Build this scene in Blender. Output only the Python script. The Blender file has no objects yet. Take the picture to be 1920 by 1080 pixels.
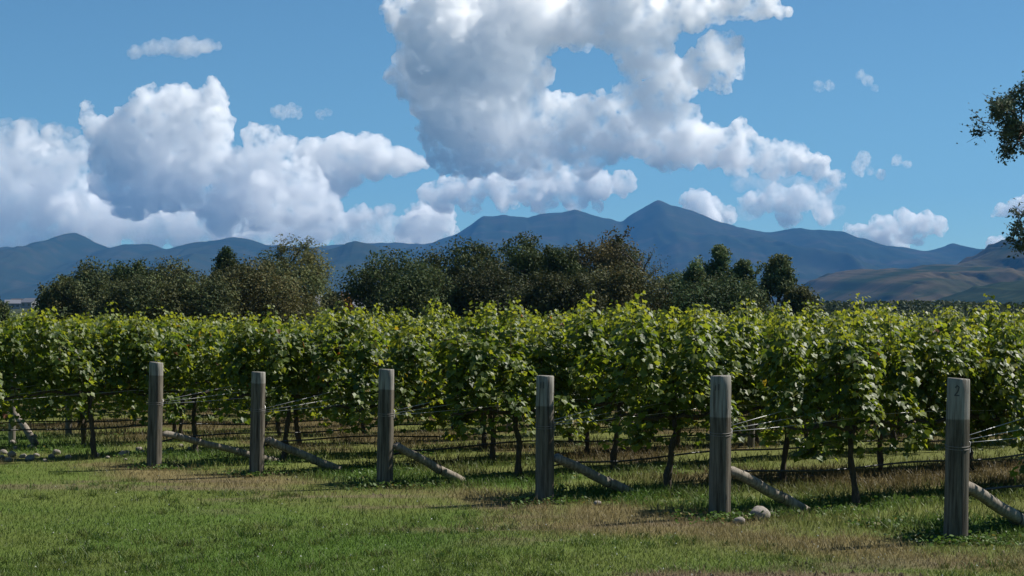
import bpy, bmesh, math, random
import numpy as np
from mathutils import Vector, Matrix, noise as mnoise

R = math.radians
scene = bpy.context.scene
COL = scene.collection
F_PX = 3583.0          # focal length in pixels of the 1920 px wide photograph
EYE = 1.65             # eye height in metres

# ------------------------------------------------------------------ camera
cam_d = bpy.data.cameras.new('camera')
cam_d.sensor_width = 36.0
cam_d.lens = 36.0 * F_PX / 1920.0
cam_d.clip_start = 0.2
cam_d.clip_end = 60000.0
cam = bpy.data.objects.new('camera', cam_d)
cam.location = (0, 0, EYE)
cam.rotation_euler = (R(90 + 1.375), 0, 0)
COL.objects.link(cam)
scene.camera = cam

# ------------------------------------------------------------------ sky, sun, exposure
SUN_AZ = 66.0          # degrees to the right of the view direction (sun stands behind the vines)
SUN_EL = 47.0
world = bpy.data.worlds.new('World')
scene.world = world
world.use_nodes = True
wn = world.node_tree.nodes
sky = wn.new('ShaderNodeTexSky')
sky.sky_type = 'NISHITA'
sky.sun_disc = False
sky.sun_elevation = R(SUN_EL)
sky.sun_rotation = R(SUN_AZ)
sky.altitude = 1800
sky.air_density = 1.0
sky.dust_density = 0.0
sky.ozone_density = 2.0
bg = wn['Background']
wb = wn.new('ShaderNodeMixRGB'); wb.blend_type = 'MULTIPLY'; wb.inputs['Fac'].default_value = 1.0
wb.inputs['Color2'].default_value = (0.68, 1.0, 1.08, 1)      # the camcorder renders blue skies strongly saturated
world.node_tree.links.new(sky.outputs['Color'], wb.inputs['Color1'])
world.node_tree.links.new(wb.outputs[0], bg.inputs['Color'])
bg.inputs['Strength'].default_value = 0.051

sun_d = bpy.data.lights.new('sun', 'SUN')
sun_d.energy = 5.0
sun_d.angle = R(0.53)
sun_d.color = (1.0, 0.95, 0.86)
sun = bpy.data.objects.new('sun', sun_d)
sdir = Vector((math.sin(R(SUN_AZ)) * math.cos(R(SUN_EL)), math.cos(R(SUN_AZ)) * math.cos(R(SUN_EL)), math.sin(R(SUN_EL))))
sun.rotation_euler = sdir.to_track_quat('Z', 'Y').to_euler()
sun.location = sdir * 200
COL.objects.link(sun)

scene.view_settings.view_transform = 'Standard'
scene.view_settings.look = 'None'
scene.view_settings.exposure = 0.66
scene.view_settings.gamma = 1.0
scene.view_settings.use_curve_mapping = False
cy = scene.cycles
cy.max_bounces = 40
cy.diffuse_bounces = 3
cy.glossy_bounces = 2
cy.transmission_bounces = 4
cy.volume_bounces = 40
cy.transparent_max_bounces = 8
cy.sample_clamp_indirect = 8.0
cy.use_denoising = True

# ------------------------------------------------------------------ helpers
def pt(px, py, d):
    """A point seen at photograph pixel (px, py), d metres in front of the camera."""
    return Vector(((px - 960.0) / F_PX * d, d, EYE + (626.0 - py) / F_PX * d))

def tag(o, label=None, cat=None, group=None, kind=None):
    if label: o['label'] = label
    if cat: o['category'] = cat
    if group: o['group'] = group
    if kind: o['kind'] = kind
    return o

def empty(name, loc=(0, 0, 0), rz=0.0):
    o = bpy.data.objects.new(name, None)
    o.location = loc
    o.rotation_euler = (0, 0, rz)
    o.empty_display_size = 0.2
    COL.objects.link(o)
    return o

def add_obj(name, me, mat=None, parent=None, loc=None):
    o = bpy.data.objects.new(name, me)
    COL.objects.link(o)
    if mat is not None and not me.materials:
        me.materials.append(mat)
    if parent: o.parent = parent
    if loc is not None: o.location = loc
    return o

def np_mesh(name, verts, faces_idx, face_sizes, col=None, smooth=False):
    """verts (N,3), faces_idx flat loop indices, face_sizes per face, col (N,3) point colours."""
    me = bpy.data.meshes.new(name)
    verts = np.asarray(verts, np.float32)
    faces_idx = np.asarray(faces_idx, np.int32).ravel()
    face_sizes = np.asarray(face_sizes, np.int32)
    me.vertices.add(len(verts)); me.vertices.foreach_set('co', verts.ravel())
    me.loops.add(len(faces_idx)); me.loops.foreach_set('vertex_index', faces_idx)
    me.polygons.add(len(face_sizes))
    starts = np.concatenate([[0], np.cumsum(face_sizes)[:-1]]).astype(np.int32)
    me.polygons.foreach_set('loop_start', starts)
    me.polygons.foreach_set('loop_total', face_sizes)
    me.update(calc_edges=True)
    if col is not None:
        at = me.color_attributes.new('Col', 'FLOAT_COLOR', 'POINT')
        c4 = np.ones((len(verts), 4), np.float32); c4[:, :3] = col
        at.data.foreach_set('color', c4.ravel())
    me.polygons.foreach_set('use_smooth', np.full(len(face_sizes), bool(smooth)))
    return me

def grid_faces(nu, nv):
    i = np.arange(nu - 1)[:, None] * nv + np.arange(nv - 1)[None, :]
    return np.stack([i, i + nv, i + nv + 1, i + 1], -1).reshape(-1, 4)

def rnd3(*a):  # integer hash -> 0..1
    h = np.zeros_like(a[0], dtype=np.uint32)
    for k, v in zip((374761393, 668265263, 2147483647, 1274126177), a):
        h = (h + v.astype(np.int64).astype(np.uint32) * np.uint32(k)) & np.uint32(0xffffffff)
        h ^= h >> np.uint32(13); h *= np.uint32(1274126177); h ^= h >> np.uint32(16)
    return h.astype(np.float64) / 4294967295.0

def vnoise(x, y, seed=0):
    """Smooth value noise in 2-D, 0..1."""
    x = np.asarray(x, float); y = np.asarray(y, float)
    xi = np.floor(x); yi = np.floor(y); fx = x - xi; fy = y - yi
    fx = fx * fx * (3 - 2 * fx); fy = fy * fy * (3 - 2 * fy)
    s = np.full(x.shape, seed)
    def h(a, b): return rnd3(xi + a, yi + b, s)
    return (h(0, 0) * (1 - fx) + h(1, 0) * fx) * (1 - fy) + (h(0, 1) * (1 - fx) + h(1, 1) * fx) * fy

def fbm(x, y, oct=4, seed=0):
    t = 0; a = .5; n = 0
    for k in range(oct):
        t = t + a * vnoise(np.asarray(x) * 2 ** k, np.asarray(y) * 2 ** k, seed + k * 7); n += a; a *= .5
    return t / n

def sstep(a, b, x):
    t = np.clip((x - a) / (b - a), 0, 1)
    return t * t * (3 - 2 * t)

def mat_new(name):
    m = bpy.data.materials.new(name)
    m.use_nodes = True
    nt = m.node_tree
    return m, nt, nt.nodes['Principled BSDF'], nt.nodes['Material Output']

def N(nt, typ, **kw):
    n = nt.nodes.new(typ)
    for k, v in kw.items():
        if k.startswith('_'):
            setattr(n, k[1:], v)
        else:
            n.inputs[k].default_value = v
    return n

def tube(path, radii, seg=8, cap=True, jitter=0.0, rng=None):
    """Verts and faces of a tapered tube along a path (list of Vectors)."""
    V = []; Fc = []
    n = len(path)
    up = Vector((0, 0, 1))
    for i, p in enumerate(path):
        d = (path[min(i + 1, n - 1)] - path[max(i - 1, 0)]).normalized()
        a = d.cross(up)
        if a.length < 1e-3: a = d.cross(Vector((1, 0, 0)))
        a.normalize(); b = d.cross(a).normalized()
        for k in range(seg):
            t = 2 * math.pi * k / seg
            r = radii[i] * (1 + (rng.uniform(-jitter, jitter) if rng else 0))
            V.append(p + a * (r * math.cos(t)) + b * (r * math.sin(t)))
    for i in range(n - 1):
        for k in range(seg):
            k2 = (k + 1) % seg
            Fc.append((i * seg + k, i * seg + k2, (i + 1) * seg + k2, (i + 1) * seg + k))
    if cap:
        Fc.append(tuple(range(seg))[::-1])
        Fc.append(tuple((n - 1) * seg + k for k in range(seg)))
    return V, Fc

def mesh_from(name, V, Fc, smooth=True):
    me = bpy.data.meshes.new(name)
    me.from_pydata([tuple(v) for v in V], [], Fc)
    bm = bmesh.new(); bm.from_mesh(me)
    bmesh.ops.recalc_face_normals(bm, faces=bm.faces)
    bm.to_mesh(me); bm.free()
    for p in me.polygons: p.use_smooth = smooth
    return me

def merge(parts):
    V = []; Fc = []
    for v, f in parts:
        o = len(V); V += v
        Fc += [tuple(i + o for i in q) for q in f]
    return V, Fc
HAZE_DENSITY = 4.3e-5
HAZE_COLOR = (0.11, 0.39, 0.90, 1)
# ------------------------------------------------------------------ mountains and hills
def hill_material(name, c1, c2, c3, scale):
    m, nt, bs, out = mat_new(name)
    geo = N(nt, 'ShaderNodeNewGeometry')
    mp = N(nt, 'ShaderNodeMapping'); mp.inputs['Scale'].default_value = (scale, scale, scale * 2.2)
    nt.links.new(geo.outputs['Position'], mp.inputs['Vector'])
    n1 = N(nt, 'ShaderNodeTexNoise', Scale=1.0, Detail=6.0, Roughness=0.6)
    n2 = N(nt, 'ShaderNodeTexNoise', Scale=4.0, Detail=5.0, Roughness=0.65)
    nt.links.new(mp.outputs[0], n1.inputs['Vector']); nt.links.new(mp.outputs[0], n2.inputs['Vector'])
    r1 = N(nt, 'ShaderNodeValToRGB')
    r1.color_ramp.elements[0].position = .42; r1.color_ramp.elements[0].color = (*c1, 1)
    r1.color_ramp.elements[1].position = .58; r1.color_ramp.elements[1].color = (*c2, 1)
    nt.links.new(n1.outputs['Fac'], r1.inputs['Fac'])
    mx = N(nt, 'ShaderNodeMixRGB'); mx.inputs['Color2'].default_value = (*c3, 1)
    r2 = N(nt, 'ShaderNodeValToRGB')
    r2.color_ramp.elements[0].position = .52; r2.color_ramp.elements[1].position = .66
    nt.links.new(n2.outputs['Fac'], r2.inputs['Fac'])
    nt.links.new(r2.outputs['Color'], mx.inputs['Fac']); nt.links.new(r1.outputs['Color'], mx.inputs['Color1'])
    nt.links.new(mx.outputs['Color'], bs.inputs['Base Color'])
    bs.inputs['Roughness'].default_value = 1.0
    bs.inputs['Specular IOR Level'].default_value = 0.0
    return m

def ridge(name, label, prof, D, front, back, seed, mat, spur=0.25, nu=420, nv=70, foot=None, crag=1.0, gully=.22):
    """A mountain range: crest line given by photo pixels at distance D, slopes falling towards and away from us."""
    prof = sorted(prof)
    pxs = np.array([p[0] for p in prof], float); pys = np.array([p[1] for p in prof], float)
    u = np.linspace(pxs[0], pxs[-1], nu)
    # a smooth interpolation through the profile
    cr = np.interp(u, pxs, pys)
    k = np.exp(-np.linspace(-1.2, 1.2, 5) ** 2); k /= k.sum()
    cr = np.convolve(np.pad(cr, 2, mode='edge'), k, mode='valid')
    cr = cr + crag * ((fbm(u / 22.0, u * 0 + seed, 4, seed) - .5) * 5.0)
    crest = EYE + (626.0 - cr) / F_PX * D
    v = np.concatenate([-(np.linspace(1, 0, nv - 14) ** 1.35), np.linspace(0, 1, 15)[1:]])
    U, Vv = np.meshgrid(u, v, indexing='ij')
    C = np.repeat(crest[:, None], len(v), 1)
    xw = (U - 960) / F_PX * D
    yw = D + np.where(Vv < 0, Vv * front, Vv * back)
    s = np.abs(Vv)
    base = ground_z(yw * 0 + D - front)
    sp = fbm(xw / (front * .34), yw / (front * .9), 5, seed + 3)
    rg = 1 - np.abs(2 * fbm(xw / (front * gully) + 2.3 * (sp - .5), yw / (front * 1.6), 4, seed + 9) - 1)
    shape = (1 - s) ** (1.0 + .9 * (sp - .3))
    z = base + (C - base) * shape
    z += (C - base) * spur * (rg - .62) * np.sin(np.pi * np.clip(s, 0, 1)) ** 1.0
    z += (C - base) * .09 * (fbm(xw / (front * .05), yw / (front * .05), 4, seed + 20) - .5) * np.clip(s * 6, 0, 1)
    rg2 = 1 - np.abs(2 * fbm(xw / (front * gully * .33) + 1.6 * (sp - .5), yw / (front * .5), 4, seed + 33) - 1)
    z += (C - base) * spur * .34 * (rg2 - .62) * np.sin(np.pi * np.clip(s, 0, 1)) ** .8
    # nothing in front of the crest may rise over its line of sight
    lim = EYE + (C - EYE) / D * np.where(Vv < 0, yw, D) - np.where(Vv < 0, 2.0 + 8 * s, 0)
    z = np.where(Vv < 0, np.minimum(z, lim), z)
    z = np.where(s > .985, base - 5, z)
    verts = np.stack([xw, yw, z], -1).reshape(-1, 3)
    q = grid_faces(nu, len(v))
    me = np_mesh(name, verts, q, np.full(len(q), 4), smooth=True)
    o = add_obj(name, me, mat)
    tag(o, label, 'mountain', kind='structure')
    return o

def ground_z(y):
    y = np.asarray(y, float)
    return np.where(y > 100, 0.016 * (np.minimum(y, 3000) - 100), 0.0) * 1.0

M_far = hill_material('forested range', (.018, .027, .018), (.027, .033, .022), (.042, .040, .030), 1 / 700)
M_left = hill_material('bush-clad range', (.017, .027, .018), (.026, .033, .021), (.036, .038, .026), 1 / 500)
M_hill = hill_material('dry pasture hill', (.019, .029, .014), (.070, .056, .034), (.023, .033, .015), 1 / 300)
M_spur = hill_material('pine clad spur', (.018, .028, .016), (.026, .036, .02), (.034, .042, .022), 1 / 120)

ridge('mountain_range', 'long blue mountain range with a sharp central peak behind the trees',
      [(430, 520), (560, 470), (600, 463), (640, 458), (740, 455), (800, 458), (850, 440), (880, 425), (905, 405), (940, 404), (990, 408),
       (1010, 402), (1050, 398), (1075, 394), (1090, 395), (1120, 405), (1165, 415), (1185, 402), (1210, 388), (1235, 373), (1255, 382), (1300, 396),
       (1340, 412), (1380, 425), (1440, 437), (1500, 427), (1540, 432), (1575, 433), (1620, 447), (1655, 459), (1690, 462),
       (1730, 470), (1760, 466), (1785, 455), (1810, 462), (1840, 472), (1920, 500), (2050, 500), (2250, 480), (2700, 470)],
      11000, 4200, 1200, 11, M_far, spur=.34, nu=620)
ridge('mountain_range', 'blue mountain range with a rounded dome peak at far left',
      [(-900, 470), (-500, 455), (-250, 470), (-80, 470), (0, 464), (12, 461), (50, 466), (75, 467), (100, 458), (115, 444), (137, 436), (157, 442),
       (180, 455), (205, 466), (225, 460), (270, 457), (300, 463), (312, 467), (335, 460), (370, 453), (400, 451), (440, 443),
       (470, 450), (500, 459), (545, 463), (600, 462), (660, 480), (740, 520)],
      9500, 3600, 1000, 23, M_left, spur=.32, nu=520)
ridge('foothill', 'small dark blue wooded foothill between the two tree groups',
      [(470, 560), (540, 500), (575, 482), (600, 472), (640, 460), (665, 452), (690, 457), (720, 469), (770, 484), (850, 505), (960, 560)],
      7600, 1700, 700, 31, M_left, spur=.15, nu=240)
ridge('hill', 'brown and green pasture hill rising at the right edge',
      [(1380, 600), (1470, 565), (1512, 541), (1530, 526), (1570, 513), (1600, 505), (1650, 505), (1700, 503), (1730, 497), (1790, 495), (1830, 487),
       (1860, 473), (1890, 458), (1920, 445), (1990, 425), (2120, 405), (2400, 420), (2800, 470)],
      5000, 1700, 900, 47, M_hill, gully=.13, spur=.95, nu=520, nv=100)
ridge('hill', 'low dark wooded spur in front of the pasture hill at right',
      [(1560, 610), (1640, 598), (1700, 585), (1760, 561), (1830, 537), (1880, 529), (1920, 527), (2050, 505), (2300, 500), (2700, 540)],
      2900, 1500, 500, 53, M_spur, gully=.14, spur=.45, nu=300)
# ------------------------------------------------------------------ clouds: closed billowing bodies filled with scattering droplets
def cloud_material(name, density, g=0.55, lump=26.0, thin=0.08):
    """Droplets that thin out into ragged shreds: noise gathers them into lumps (object space is in pixels of sky)."""
    m, nt, bs, out = mat_new(name)
    nt.nodes.remove(bs)
    vs = N(nt, 'ShaderNodeVolumeScatter', Anisotropy=g)
    vs.inputs['Color'].default_value = (1.0, 1.0, 1.0, 1)
    tc = N(nt, 'ShaderNodeTexCoord')
    nz = N(nt, 'ShaderNodeTexNoise', Scale=1 / lump, Detail=6.0, Roughness=0.70)
    nt.links.new(tc.outputs['Object'], nz.inputs['Vector'])
    mr = N(nt, 'ShaderNodeMapRange')
    mr.inputs['From Min'].default_value = .41; mr.inputs['From Max'].default_value = .58
    mr.inputs['To Min'].default_value = thin * density; mr.inputs['To Max'].default_value = 2.9 * density
    nt.links.new(nz.outputs['Fac'], mr.inputs['Value'])
    nt.links.new(mr.outputs[0], vs.inputs['Density'])
    nt.links.new(vs.outputs[0], out.inputs['Volume'])
    return m

ICO = None
def ico_template():
    global ICO
    if ICO is None:
        bm = bmesh.new(); bmesh.ops.create_icosphere(bm, subdivisions=3, radius=1.0)
        bm.verts.ensure_lookup_table()
        ICO = (np.array([v.co[:] for v in bm.verts]), np.array([[v.index for v in f.verts] for f in bm.faces]))
        bm.free()
    return ICO

def cloud(label, circles, D, density, seed, voxel=3.5, amp=1.0, kids=9, flat=1.0, thick=0.6, group=None, lump=26.0, thin=.08, grow=1.0):
    rng = random.Random(seed)
    sp = []
    for c in circles:
        cx, cyy, r = c[:3]; r = r * grow
        dep = c[3] if len(c) > 3 else rng.uniform(-.5, .5) * r
        sp.append((cx, dep, -cyy, r * 1.10))
        for k in range(kids):
            th = rng.uniform(0, 2 * math.pi); ph = rng.uniform(-.5, 1.0)
            q = math.sqrt(max(0, 1 - ph * ph))
            rr = r * rng.uniform(.22, .46)
            rad = r * rng.uniform(.70, .92)
            sp.append((cx + rad * q * math.cos(th), dep + rad * q * math.sin(th) * thick, -cyy + rad * ph * flat, rr))
    V0, F0 = ico_template()
    Vs = np.concatenate([V0 * np.array([r, r * thick, r * flat]) + np.array([x, y, z]) for x, y, z, r in sp])
    Fs = np.concatenate([F0 + i * len(V0) for i in range(len(sp))])
    me = np_mesh('cloud_seed', Vs, Fs, np.full(len(Fs), 3))
    ob = bpy.data.objects.new('cloud_seed', me); COL.objects.link(ob)
    md = ob.modifiers.new('remesh', 'REMESH'); md.mode = 'VOXEL'; md.voxel_size = voxel; md.adaptivity = 0.0
    dg = bpy.context.evaluated_depsgraph_get()
    me2 = bpy.data.meshes.new_from_object(ob.evaluated_get(dg))
    bpy.data.objects.remove(ob); bpy.data.meshes.remove(me)
    n = len(me2.vertices)
    co = np.empty(n * 3, np.float32); me2.vertices.foreach_get('co', co); co = co.reshape(-1, 3)
    no = np.empty(n * 3, np.float32); me2.vertices.foreach_get('normal', no); no = no.reshape(-1, 3)
    d = np.empty(n)
    for i in range(n):
        p = Vector(co[i])
        w = mnoise.noise_vector(p / 30.0 + Vector((seed, 0, 0)))
        q = p + w * 6.0
        a = mnoise.noise(q / 38.0) * 9.0
        b = (.5 - mnoise.voronoi(q / 20.0)[0][0]) * 15.0
        c = (.5 - mnoise.voronoi(q / 9.0)[0][0]) * 7.0
        e = mnoise.noise(p / 5.0) * 2.2
        d[i] = a + b + c + e
    co = co + no * (d * amp)[:, None]
    me2.vertices.foreach_set('co', co.astype(np.float32).ravel())
    me2.update()
    me2.polygons.foreach_set('use_smooth', np.ones(len(me2.polygons), bool))
    me2.materials.clear()
    o = add_obj('cloud', me2, cloud_material('cloud vapour', density, lump=lump, thin=thin))
    s = D / F_PX
    o.scale = (s, s, s)
    o.location = (-960 * s, D, EYE + 626 * s)
    tag(o, label, 'cloud', group or 'clouds in the sky')
    return o

cloud('huge grey and white cumulus cloud with a blue hole at top centre',
      [(722, 10, 16), (760, 30, 38), (800, 60, 55), (775, 92, 36), (748, 142, 28), (795, 140, 58), (850, 100, 85), (860, 190, 80), (838, 250, 48), (835, 290, 34),
       (885, 280, 55), (920, 220, 66), (925, 140, 76), (930, 50, 80), (1000, 40, 66), (1080, 35, 56), (1150, 40, 56), (1220, 40, 52), (1290, 18, 42), (1320, 5, 40),
       (1355, 6, 34), (1390, 4, 32), (1425, 6, 28), (1455, 12, 18), (1472, 16, 12), (850, 0, 60), (1000, -30, 60), (1180, -30, 60),
       (1205, 95, 52), (1245, 145, 46), (1270, 150, 40), (1310, 130, 36), (1345, 92, 34), (1330, 120, 34), (1368, 88, 26), (1375, 122, 24), (1352, 152, 22), (1225, 200, 44), (1205, 245, 46),
       (980, 130, 50), (985, 190, 44), (1105, 218, 44), (1065, 212, 36), (1030, 195, 24), (1180, 175, 30), (1175, 120, 24), (1130, 190, 24), (1000, 255, 46), (1062, 262, 46), (1140, 262, 46), (960, 300, 38), (1252, 232, 40), (1285, 225, 30),
       (1300, 268, 44), (1340, 275, 40), (1270, 265, 44), (1370, 280, 36), (1455, 300, 34), (1405, 262, 22), (1390, 238, 14), (1430, 292, 30), (1482, 294, 28), (1492, 278, 18), (1530, 312, 26),
       (1560, 336, 20), (1580, 350, 10), (1380, 298, 30), (1245, 288, 36), (1020, 300, 36), (1100, 308, 28)],
      15000, 0.011, 5, voxel=4.0)
cloud('large white towering cumulus cloud at left with a pointed top',
      [(395, 165, 20), (385, 200, 38), (340, 200, 42), (283, 195, 38), (300, 240, 58), (250, 235, 42), (222, 240, 32), (163, 198, 14), (168, 230, 22), (190, 250, 30),
       (230, 290, 58), (300, 310, 68), (370, 280, 58), (400, 240, 38), (250, 350, 58), (340, 350, 48), (200, 335, 36),
       (480, 262, 28), (512, 250, 18), (490, 300, 42), (540, 280, 28), (572, 292, 22), (520, 330, 38), (440, 330, 48), (560, 340, 42), (480, 370, 58), (500, 350, 24, -60),
       (555, 328, 12, -40), (420, 390, 48), (560, 390, 42), (600, 380, 36)],
      20000, 0.0085, 17, voxel=3.5)
cloud('long flat grey cloud lobe reaching right from the left cumulus',
      [(590, 285, 36), (640, 280, 36), (690, 280, 36), (650, 310, 34), (705, 298, 36), (745, 300, 32), (775, 305, 24), (795, 308, 12), (655, 335, 26), (620, 345, 36), (600, 310, 36), (700, 318, 24)],
      21500, 0.006, 29, kids=6, flat=.8, thick=.9, amp=.7, thin=.5)
cloud('broad pale cloud bank low at the left edge',
      [(-60, 330, 60), (-30, 400, 60), (40, 252, 28), (100, 262, 26), (60, 300, 44), (125, 312, 36), (20, 335, 46), (80, 372, 46), (30, 400, 46), (140, 372, 46), (165, 412, 42),
       (250, 412, 40), (60, 432, 34), (200, 440, 30), (300, 422, 36), (380, 432, 32), (455, 425, 36), (125, 435, 30), (535, 428, 30), (618, 412, 32), (675, 404, 22), (715, 398, 14), (650, 432, 18),
       (-160, 380, 70), (-260, 400, 70), (110, 400, 44), (210, 405, 44), (100, 340, 40), (350, 415, 40), (420, 415, 40), (500, 430, 36), (580, 425, 36), (280, 445, 30), (350, 448, 28), (430, 450, 28), (500, 452, 24), (20, 445, 36), (80, 450, 30), (150, 280, 24), (0, 270, 34), (585, 395, 30)],
      23000, 0.006, 37, kids=8, amp=.85, thin=.35)
cloud('thin hazy veil of cloud low between the left and centre clouds',
      [(640, 425, 34), (690, 420, 34), (740, 425, 30), (590, 440, 34), (660, 455, 34), (720, 455, 34), (780, 450, 30), (720, 395, 18), (540, 450, 30), (450, 460, 30)],
      24500, 0.0030, 39, kids=5, amp=.6, thin=.5, flat=.7)
cloud('thin grey veil of cloud at the far left above the low bank',
      [(-60, 245, 30), (0, 240, 28), (50, 236, 24), (95, 240, 22), (130, 250, 20), (20, 268, 30), (90, 272, 26)],
      26000, 0.0016, 101, kids=5, amp=.6, thin=.7, flat=.6)
cloud('thin pale veil linking the right end of the huge cloud to the mountains',
      [(1400, 340, 26), (1450, 345, 28), (1500, 350, 28), (1550, 362, 22), (1560, 395, 22), (1400, 395, 24), (1360, 400, 20)],
      20500, 0.0016, 103, kids=5, amp=.6, thin=.7, flat=.7)
cloud('grey cumulus lying behind the mountains below the huge cloud',
      [(880, 350, 32), (940, 350, 32), (1000, 350, 36), (1060, 342, 32), (1120, 345, 30), (1165, 345, 22), (830, 362, 30), (800, 362, 20), (1080, 372, 26), (950, 374, 26), (885, 380, 22), (1020, 380, 26), (1120, 388, 12)],
      17500, 0.010, 41)
cloud('bright white puff of cloud above the low left end of the range',
      [(800, 422, 30), (782, 400, 20), (830, 416, 22), (762, 432, 20), (800, 445, 28), (845, 432, 14), (770, 455, 22)],
      19000, 0.012, 43, voxel=2.5, lump=14, grow=1.15, thin=.2)
cloud('small white cloud just right of the sharp mountain peak',
      [(1308, 382, 22), (1336, 392, 20), (1365, 404, 16), (1290, 374, 12), (1330, 415, 22)], 19000, 0.012, 47, voxel=2.2, amp=.7, lump=13, grow=1.15, thin=.2)
cloud('pale cloud right of the peak under the huge cloud',
      [(1418, 382, 20), (1458, 372, 24), (1502, 372, 24), (1540, 390, 20), (1548, 408, 14), (1480, 396, 24), (1395, 378, 10)], 18500, 0.008, 59, voxel=2.5, amp=.7, lump=14, grow=1.15, thin=.2)
cloud('flat white cloud resting on the right shoulder of the range',
      [(1620, 442, 20), (1660, 432, 24), (1700, 430, 24), (1735, 420, 20), (1758, 424, 14), (1690, 404, 11), (1650, 452, 18), (1722, 446, 14), (1592, 430, 12), (1690, 455, 18)], 19000, 0.010, 61, voxel=2.3, amp=.6, lump=14, grow=1.15, thin=.2)
cloud('tiny white cloud beside the brown hill at right', [(1862, 460, 11), (1878, 452, 8)], 17000, 0.014, 67, voxel=1.5, amp=.4, lump=9, thin=.4, grow=1.25)
cloud('small white cloud at the right edge beside the tree branch', [(1880, 395, 11), (1904, 389, 14), (1866, 400, 6), (1930, 385, 16)], 17000, 0.010, 71, voxel=1.6, amp=.45, lump=9, thin=.4, grow=1.25)
cloud('faint small cloud high over the right shoulder', [(1620, 300, 12), (1612, 315, 11), (1650, 328, 8), (1635, 322, 7)], 17000, 0.006, 73, voxel=1.6, amp=.5, lump=9, thin=.4, grow=1.25)
cloud('faint little cloud fleck right of the other small ones', [(1685, 301, 8), (1700, 309, 7)], 17000, 0.006, 74, voxel=1.5, amp=.45, lump=9, thin=.4, grow=1.25)
cloud('lone thin cloud high in the sky at upper left', [(252, 97, 14), (285, 92, 16), (320, 86, 18), (352, 84, 18), (384, 84, 14), (404, 84, 7), (350, 98, 12)], 15000, 0.0042, 79, voxel=2.0, amp=.6, flat=.75, lump=22, thin=.9, grow=1.3)
cloud('small faint cloud above the flat cloud lobe', [(522, 208, 12), (545, 206, 12), (560, 214, 6)], 18000, 0.004, 83, voxel=1.7, amp=.6, lump=9, thin=.4, grow=1.25)
cloud('tiny faint cloud fleck above the flat cloud lobe', [(600, 214, 8), (614, 210, 8)], 18000, 0.0035, 84, voxel=1.5, amp=.5, lump=9, thin=.4, grow=1.25)
cloud('faint wisp of cloud high at right', [(1538, 163, 9), (1556, 160, 8)], 15000, 0.004, 89, voxel=1.5, amp=.6, lump=9, thin=.4, grow=1.25)
cloud('faint ragged wisp of cloud highest at right', [(1615, 140, 8), (1628, 152, 9), (1640, 164, 7)], 15000, 0.004, 97, voxel=1.5, amp=.6, lump=9, thin=.4, grow=1.25)
# ------------------------------------------------------------------ layout of the vineyard
BASES = [(290, 873, 679, 293), (482, 886, 697, 485), (722, 907, 692, 725), (1021, 935, 704, 1022), (1348, 967, 704, 1351), (1789, 1013, 709, 1796)]
POSTS = []
for bx, by, ty, tx in BASES:
    d = EYE * F_PX / (by - 626.0)
    POSTS.append((Vector(((bx - 960) / F_PX * d, d, 0)), (by - ty) / F_PX * d, (tx - bx) / F_PX * d))
ROW_A = R(49)                                        # rows run away to the right
RD = Vector((math.sin(ROW_A), math.cos(ROW_A), 0))
RN = Vector((-RD.y, RD.x, 0))                        # across the rows, away from us
HEAD = (POSTS[0][0] - POSTS[5][0]) / 5.0             # step from one row end to the next
def row_start(k):                                    # k = 0 nearest (right) ... 5 leftmost post, 6+ rows beyond
    if k <= 5: return POSTS[5 - k][0].copy()
    return POSTS[0][0] + HEAD * (k - 5)
HL_N = Vector((HEAD.y, -HEAD.x, 0)).normalized()     # across the headland line, pointing into the vineyard
if HL_N.y < 0: HL_N = -HL_N

def field_coords(x, y):
    """s: metres into the vineyard from the line of end posts; r: distance to the nearest row in row units."""
    dx = x - POSTS[3][0].x; dy = y - POSTS[3][0].y
    s = dx * HL_N.x + dy * HL_N.y
    a = dx * RN.x + dy * RN.y
    sp = HEAD.dot(RN)
    w = a / sp
    return s, np.abs(w - np.round(w)) * abs(sp)

G_LAWN = np.array([.068, .122, .018]); G_LAWN2 = np.array([.108, .140, .030]); G_DRY = np.array([.190, .152, .070])
G_WEED = np.array([.064, .116, .019]); G_SOIL = np.array([.150, .115, .074]); G_RED = np.array([.098, .066, .036])

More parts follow.
